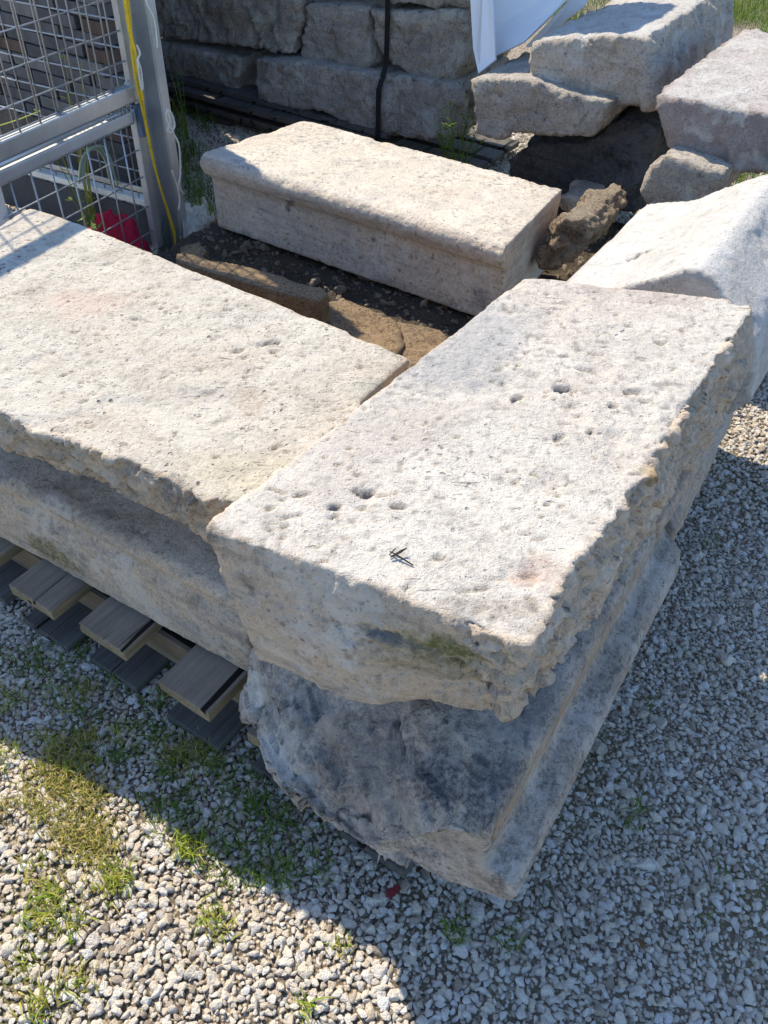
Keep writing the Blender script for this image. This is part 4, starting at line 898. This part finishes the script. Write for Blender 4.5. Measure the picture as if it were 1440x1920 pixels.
tufts(sp, 'grass', G2, 'short dry yellowish grass mat over the gravel at lower left', 6)
sp = []
for _ in range(470):
    x, y = r.uniform(0, 620), r.uniform(1200, 1660)
    if (y - 1270) < 1.0 * (x - 20): sp.append((x, y, int(r.uniform(5, 16)), .012, r.uniform(.014, .036)))
sp += [(1010, 1290, 30, .012, .02), (1060, 1300, 20, .012, .02), (1180, 1545, 30, .012, .02), (1195, 1520, 16, .006, .035), (855, 1740, 45, .014, .03), (960, 1765, 30, .014, .025), (1220, 1330, 20, .015, .02), (1320, 1730, 10, .006, .02), (1350, 1635, 10, .006, .02),
       (1335, 1020, 18, .02, .02), (1350, 850, 16, .02, .015), (1415, 690, 40, .03, .015), (1300, 1230, 20, .02, .02), (1430, 620, 30, .03, .02), (1060, 1270, 14, .01, .02)]
tufts(sp, 'grass', G3, 'sparse dark green grass in the shaded gravel round the stacked stones', 7)
sp = [(380, 425, 130, .03, .11), (372, 470, 120, .03, .07), (400, 462, 80, .025, .06), (350, 480, 50, .03, .06)]
tufts(sp, 'grass', G1, 'bright green grass beside the post and the nosed block', 8)
sp = []
for _ in range(420):
    uu0, vv0 = r.uniform(-.6, 1.4), r.uniform(3.35, 6.5); sp.append((W(uu0, vv0, .0), 0, int(r.uniform(14, 30)), .07, r.uniform(.08, .22)))
tufts(sp, 'grass', G3, 'lush green grass beyond the stones at the top right', 10)
sp = [(W(-.72 + .12 * k, 3.25 + .1 * k, .0), 0, 60, .06, .40) for k in range(5)]
tufts(sp, 'grass', G1, 'tall green grass between the white panel and the large rough block', 11)

sp = []
for _ in range(230): sp.append((r.uniform(1325, 1520), r.uniform(-90, 52), int(r.uniform(18, 34)), .07, r.uniform(.07, .17)))
for _ in range(60): sp.append((r.uniform(1035, 1135), r.uniform(-60, 45), int(r.uniform(12, 24)), .05, r.uniform(.10, .25)))
tufts(sp, 'grass', G3, 'thick green grass behind the reddish block at the top right corner', 14)
sp = []
for _ in range(90): sp.append((r.uniform(300, 400), r.uniform(200, 430), int(r.uniform(8, 16)), .03, r.uniform(.05, .16)))  # dark blades stand in for deep shade on the gravel
tufts(sp, 'grass', G3, 'dark grass put in for the shade between the post and the back stack', 15)
def weed(loc, H_, n_st, seed, label, mat, lw=.012, spread=.12, leafn=16):
    r = np.random.default_rng(seed); root = empty('weed_plant', tuple(loc), label, 'weed'); st = []; Vb = []; Fb = []
    for k in range(n_st):
        a = r.random() * 6.28; d = np.array([math.cos(a), math.sin(a), 0]); h = H_ * r.uniform(.6, 1.1)
        ct = [loc + d * .01, loc + d * spread * .3 + ZA * h * .4, loc + d * spread * .7 + ZA * h * .8, loc + d * spread * r.uniform(.8, 1.2) + ZA * h]
        pth = smooth_path(ct, 12); st.append((pth, np.linspace(.0028, .001, 12)))
        for j in range(leafn):
            q = pth[int(r.uniform(2, 12))]; b = r.random() * 6.28; e1 = np.array([math.cos(b), math.sin(b), r.uniform(-.3, .7)]); e2 = np.cross(e1, ZA); e2 /= np.linalg.norm(e2); L_ = lw * r.uniform(1.2, 2.6); i0 = len(Vb)
            Vb += [q, q + e1 * L_ * .5 + e2 * lw * .4, q + e1 * L_, q + e1 * L_ * .5 - e2 * lw * .4]; Fb.append((i0, i0 + 1, i0 + 2, i0 + 3))
    link('stem', tube_mesh(st, 'stem', 5), mat, root); o = link('leaf', mesh('leaf', Vb, Fb), mat, root); tag(o, kind='stuff'); return root
weed(W(-.86, 2.40, .10), .34, 16, 3, 'dark leafy weed growing against the right end of the back stack', G3, .011, .10, 20)
weed(C(.06, .30, .0), .62, 9, 4, 'green leafy weed with yellow stems growing behind the cage mesh', G1, .014, .10, 8)
weed(C(.22, .10, .0), .26, 7, 6, 'small leafy plant beside the red cloth inside the cage', G3, .016, .08, 8)
weed(un(352, 262, .12), .3, 5, 8, 'thin dark weed in the shade behind the post', G3, .010, .06, 6)
# dry stems coil
cl = [(152, 340), (156, 300), (168, 280), (188, 278), (202, 300), (208, 325), (216, 350)]
tag(link('dry_vine', tube_mesh([(smooth_path([cpx(x + dx, y + dy, .16) for x, y in cl], 40), .0042) for dx, dy in ((0, 0), (5, -3), (-4, 4))], 'vine', 6), simple_mat('dry_vine', (.30, .36, .27), .9)), 'arched dry vine stems behind the cage mesh', 'vine')
# crumpled clear plastic beside the post
t = NT('clear_plastic'); co = t.n('ShaderNodeTexCoord').outputs['Object']
t.b.inputs['Base Color'].default_value = (.82, .84, .80, 1); t.b.inputs['Roughness'].default_value = .18; t.b.inputs['Alpha'].default_value = .5; t.b.inputs['Specular IOR Level'].default_value = .8
t.l(t.bump(t.noise(co, 60, 4), .8, .006), t.b.inputs['Normal']); plas = t.m
Vv = []; nn_ = 40
pc = [un(340, 395, .12), un(395, 395, .12), un(345, 478, .02), un(430, 475, .02)]
for j in range(nn_):
    for i in range(nn_):
        f, g_ = i / (nn_ - 1), j / (nn_ - 1); p = (pc[0] * (1 - f) + pc[1] * f) * (1 - g_) + (pc[2] * (1 - f) + pc[3] * f) * g_
        w = np.array([[f * 5, g_ * 5, 1.]]); p = p + ZA * (.05 * ridged(w, .9, 4, 13)[0] + .02) - VA * .03 * fbm(w, 1.2, 3, 15)[0]; Vv.append(p)
me = mesh('plastic', Vv, [(j * nn_ + i, j * nn_ + i + 1, (j + 1) * nn_ + i + 1, (j + 1) * nn_ + i) for j in range(nn_ - 1) for i in range(nn_ - 1)], True)
tag(link('plastic_sheet', me, plas), 'crumpled clear plastic sheet lying in the grass by the nosed block', 'plastic sheet')

# ------------------------------------------------------------------ small things
tw = simple_mat('dark_twig', (.05, .04, .035), .9)
def tp(x, y, h=.0035): return un(x, y, zA + h)
me = tube_mesh([([tp(732, 1044), tp(750, 1036, .008), tp(763, 1027, .011)], [.0012, .0014, .0007]), ([tp(731, 1034), tp(745, 1041, .006), tp(775, 1060)], [.0008, .0014, .0010]), ([tp(730, 1041), tp(738, 1032, .006), tp(742, 1028, .008)], .0009), ([tp(742, 1038), tp(752, 1032, .010), tp(762, 1028, .013)], .0008)], 'twig', 5)
tag(link('twig', me, tw), 'small dark forked twig lying on the ragged slab near its front', 'twig')
for i, (a, b, lab) in enumerate([((1035, 1660), (1068, 1790), 'pale dry stick on the shaded gravel below the grooved corner'), ((1000, 1650), (1022, 1700), 'short dark stick right under the grooved block corner'), ((1310, 1590), (1335, 1660), 'thin dry stick on the shaded gravel at the right')]):
    p, q_ = un(*a, .02), un(*b, .02); m_ = (p + q_) / 2 + ZA * .004 + UA * .006
    tag(link('dry_stick', tube_mesh([(smooth_path([p, m_, q_], 10), .0022)], 'stick', 5), simple_mat('stick_grey', (.26, .23, .20), .9)), lab, 'stick')
lf_m = simple_mat('red_leaf', (.16, .02, .025), .7)
def leaf(x, y, s_l, lab, mat, ang):
    c = un(x, y, .026); a = np.array([math.cos(ang), math.sin(ang), .15]); b = np.array([-math.sin(ang), math.cos(ang), .1]); Vl = [c - a * s_l]; 
    out = [(-.6, .35), (-.1, .55), (.2, .38), (.5, .6), (1, 0), (.5, -.5), (.2, -.35), (-.1, -.55), (-.6, -.35)]
    Vl += [c + a * s_l * p + b * s_l * q_ + ZA * .003 * abs(q_) for p, q_ in out]
    o = link('leaf', mesh('leaf', Vl, [tuple(range(len(Vl)))]), mat); md = o.modifiers.new('s', 'SOLIDIFY'); md.thickness = .0006; tag(o, lab, 'leaf')
leaf(737, 1672, .016, 'dark red fallen leaf on the gravel below the grooved block', lf_m, .6)
leaf(1203, 1480 + 290, .010, 'brown fallen leaf on the shaded gravel at lower right', simple_mat('brown_leaf', (.14, .07, .03), .8), 1.9)
print('tris', sum(len(o.data.loop_triangles) or sum(len(p.vertices) - 2 for p in o.data.polygons) for o in bpy.data.objects if o.type == 'MESH'))
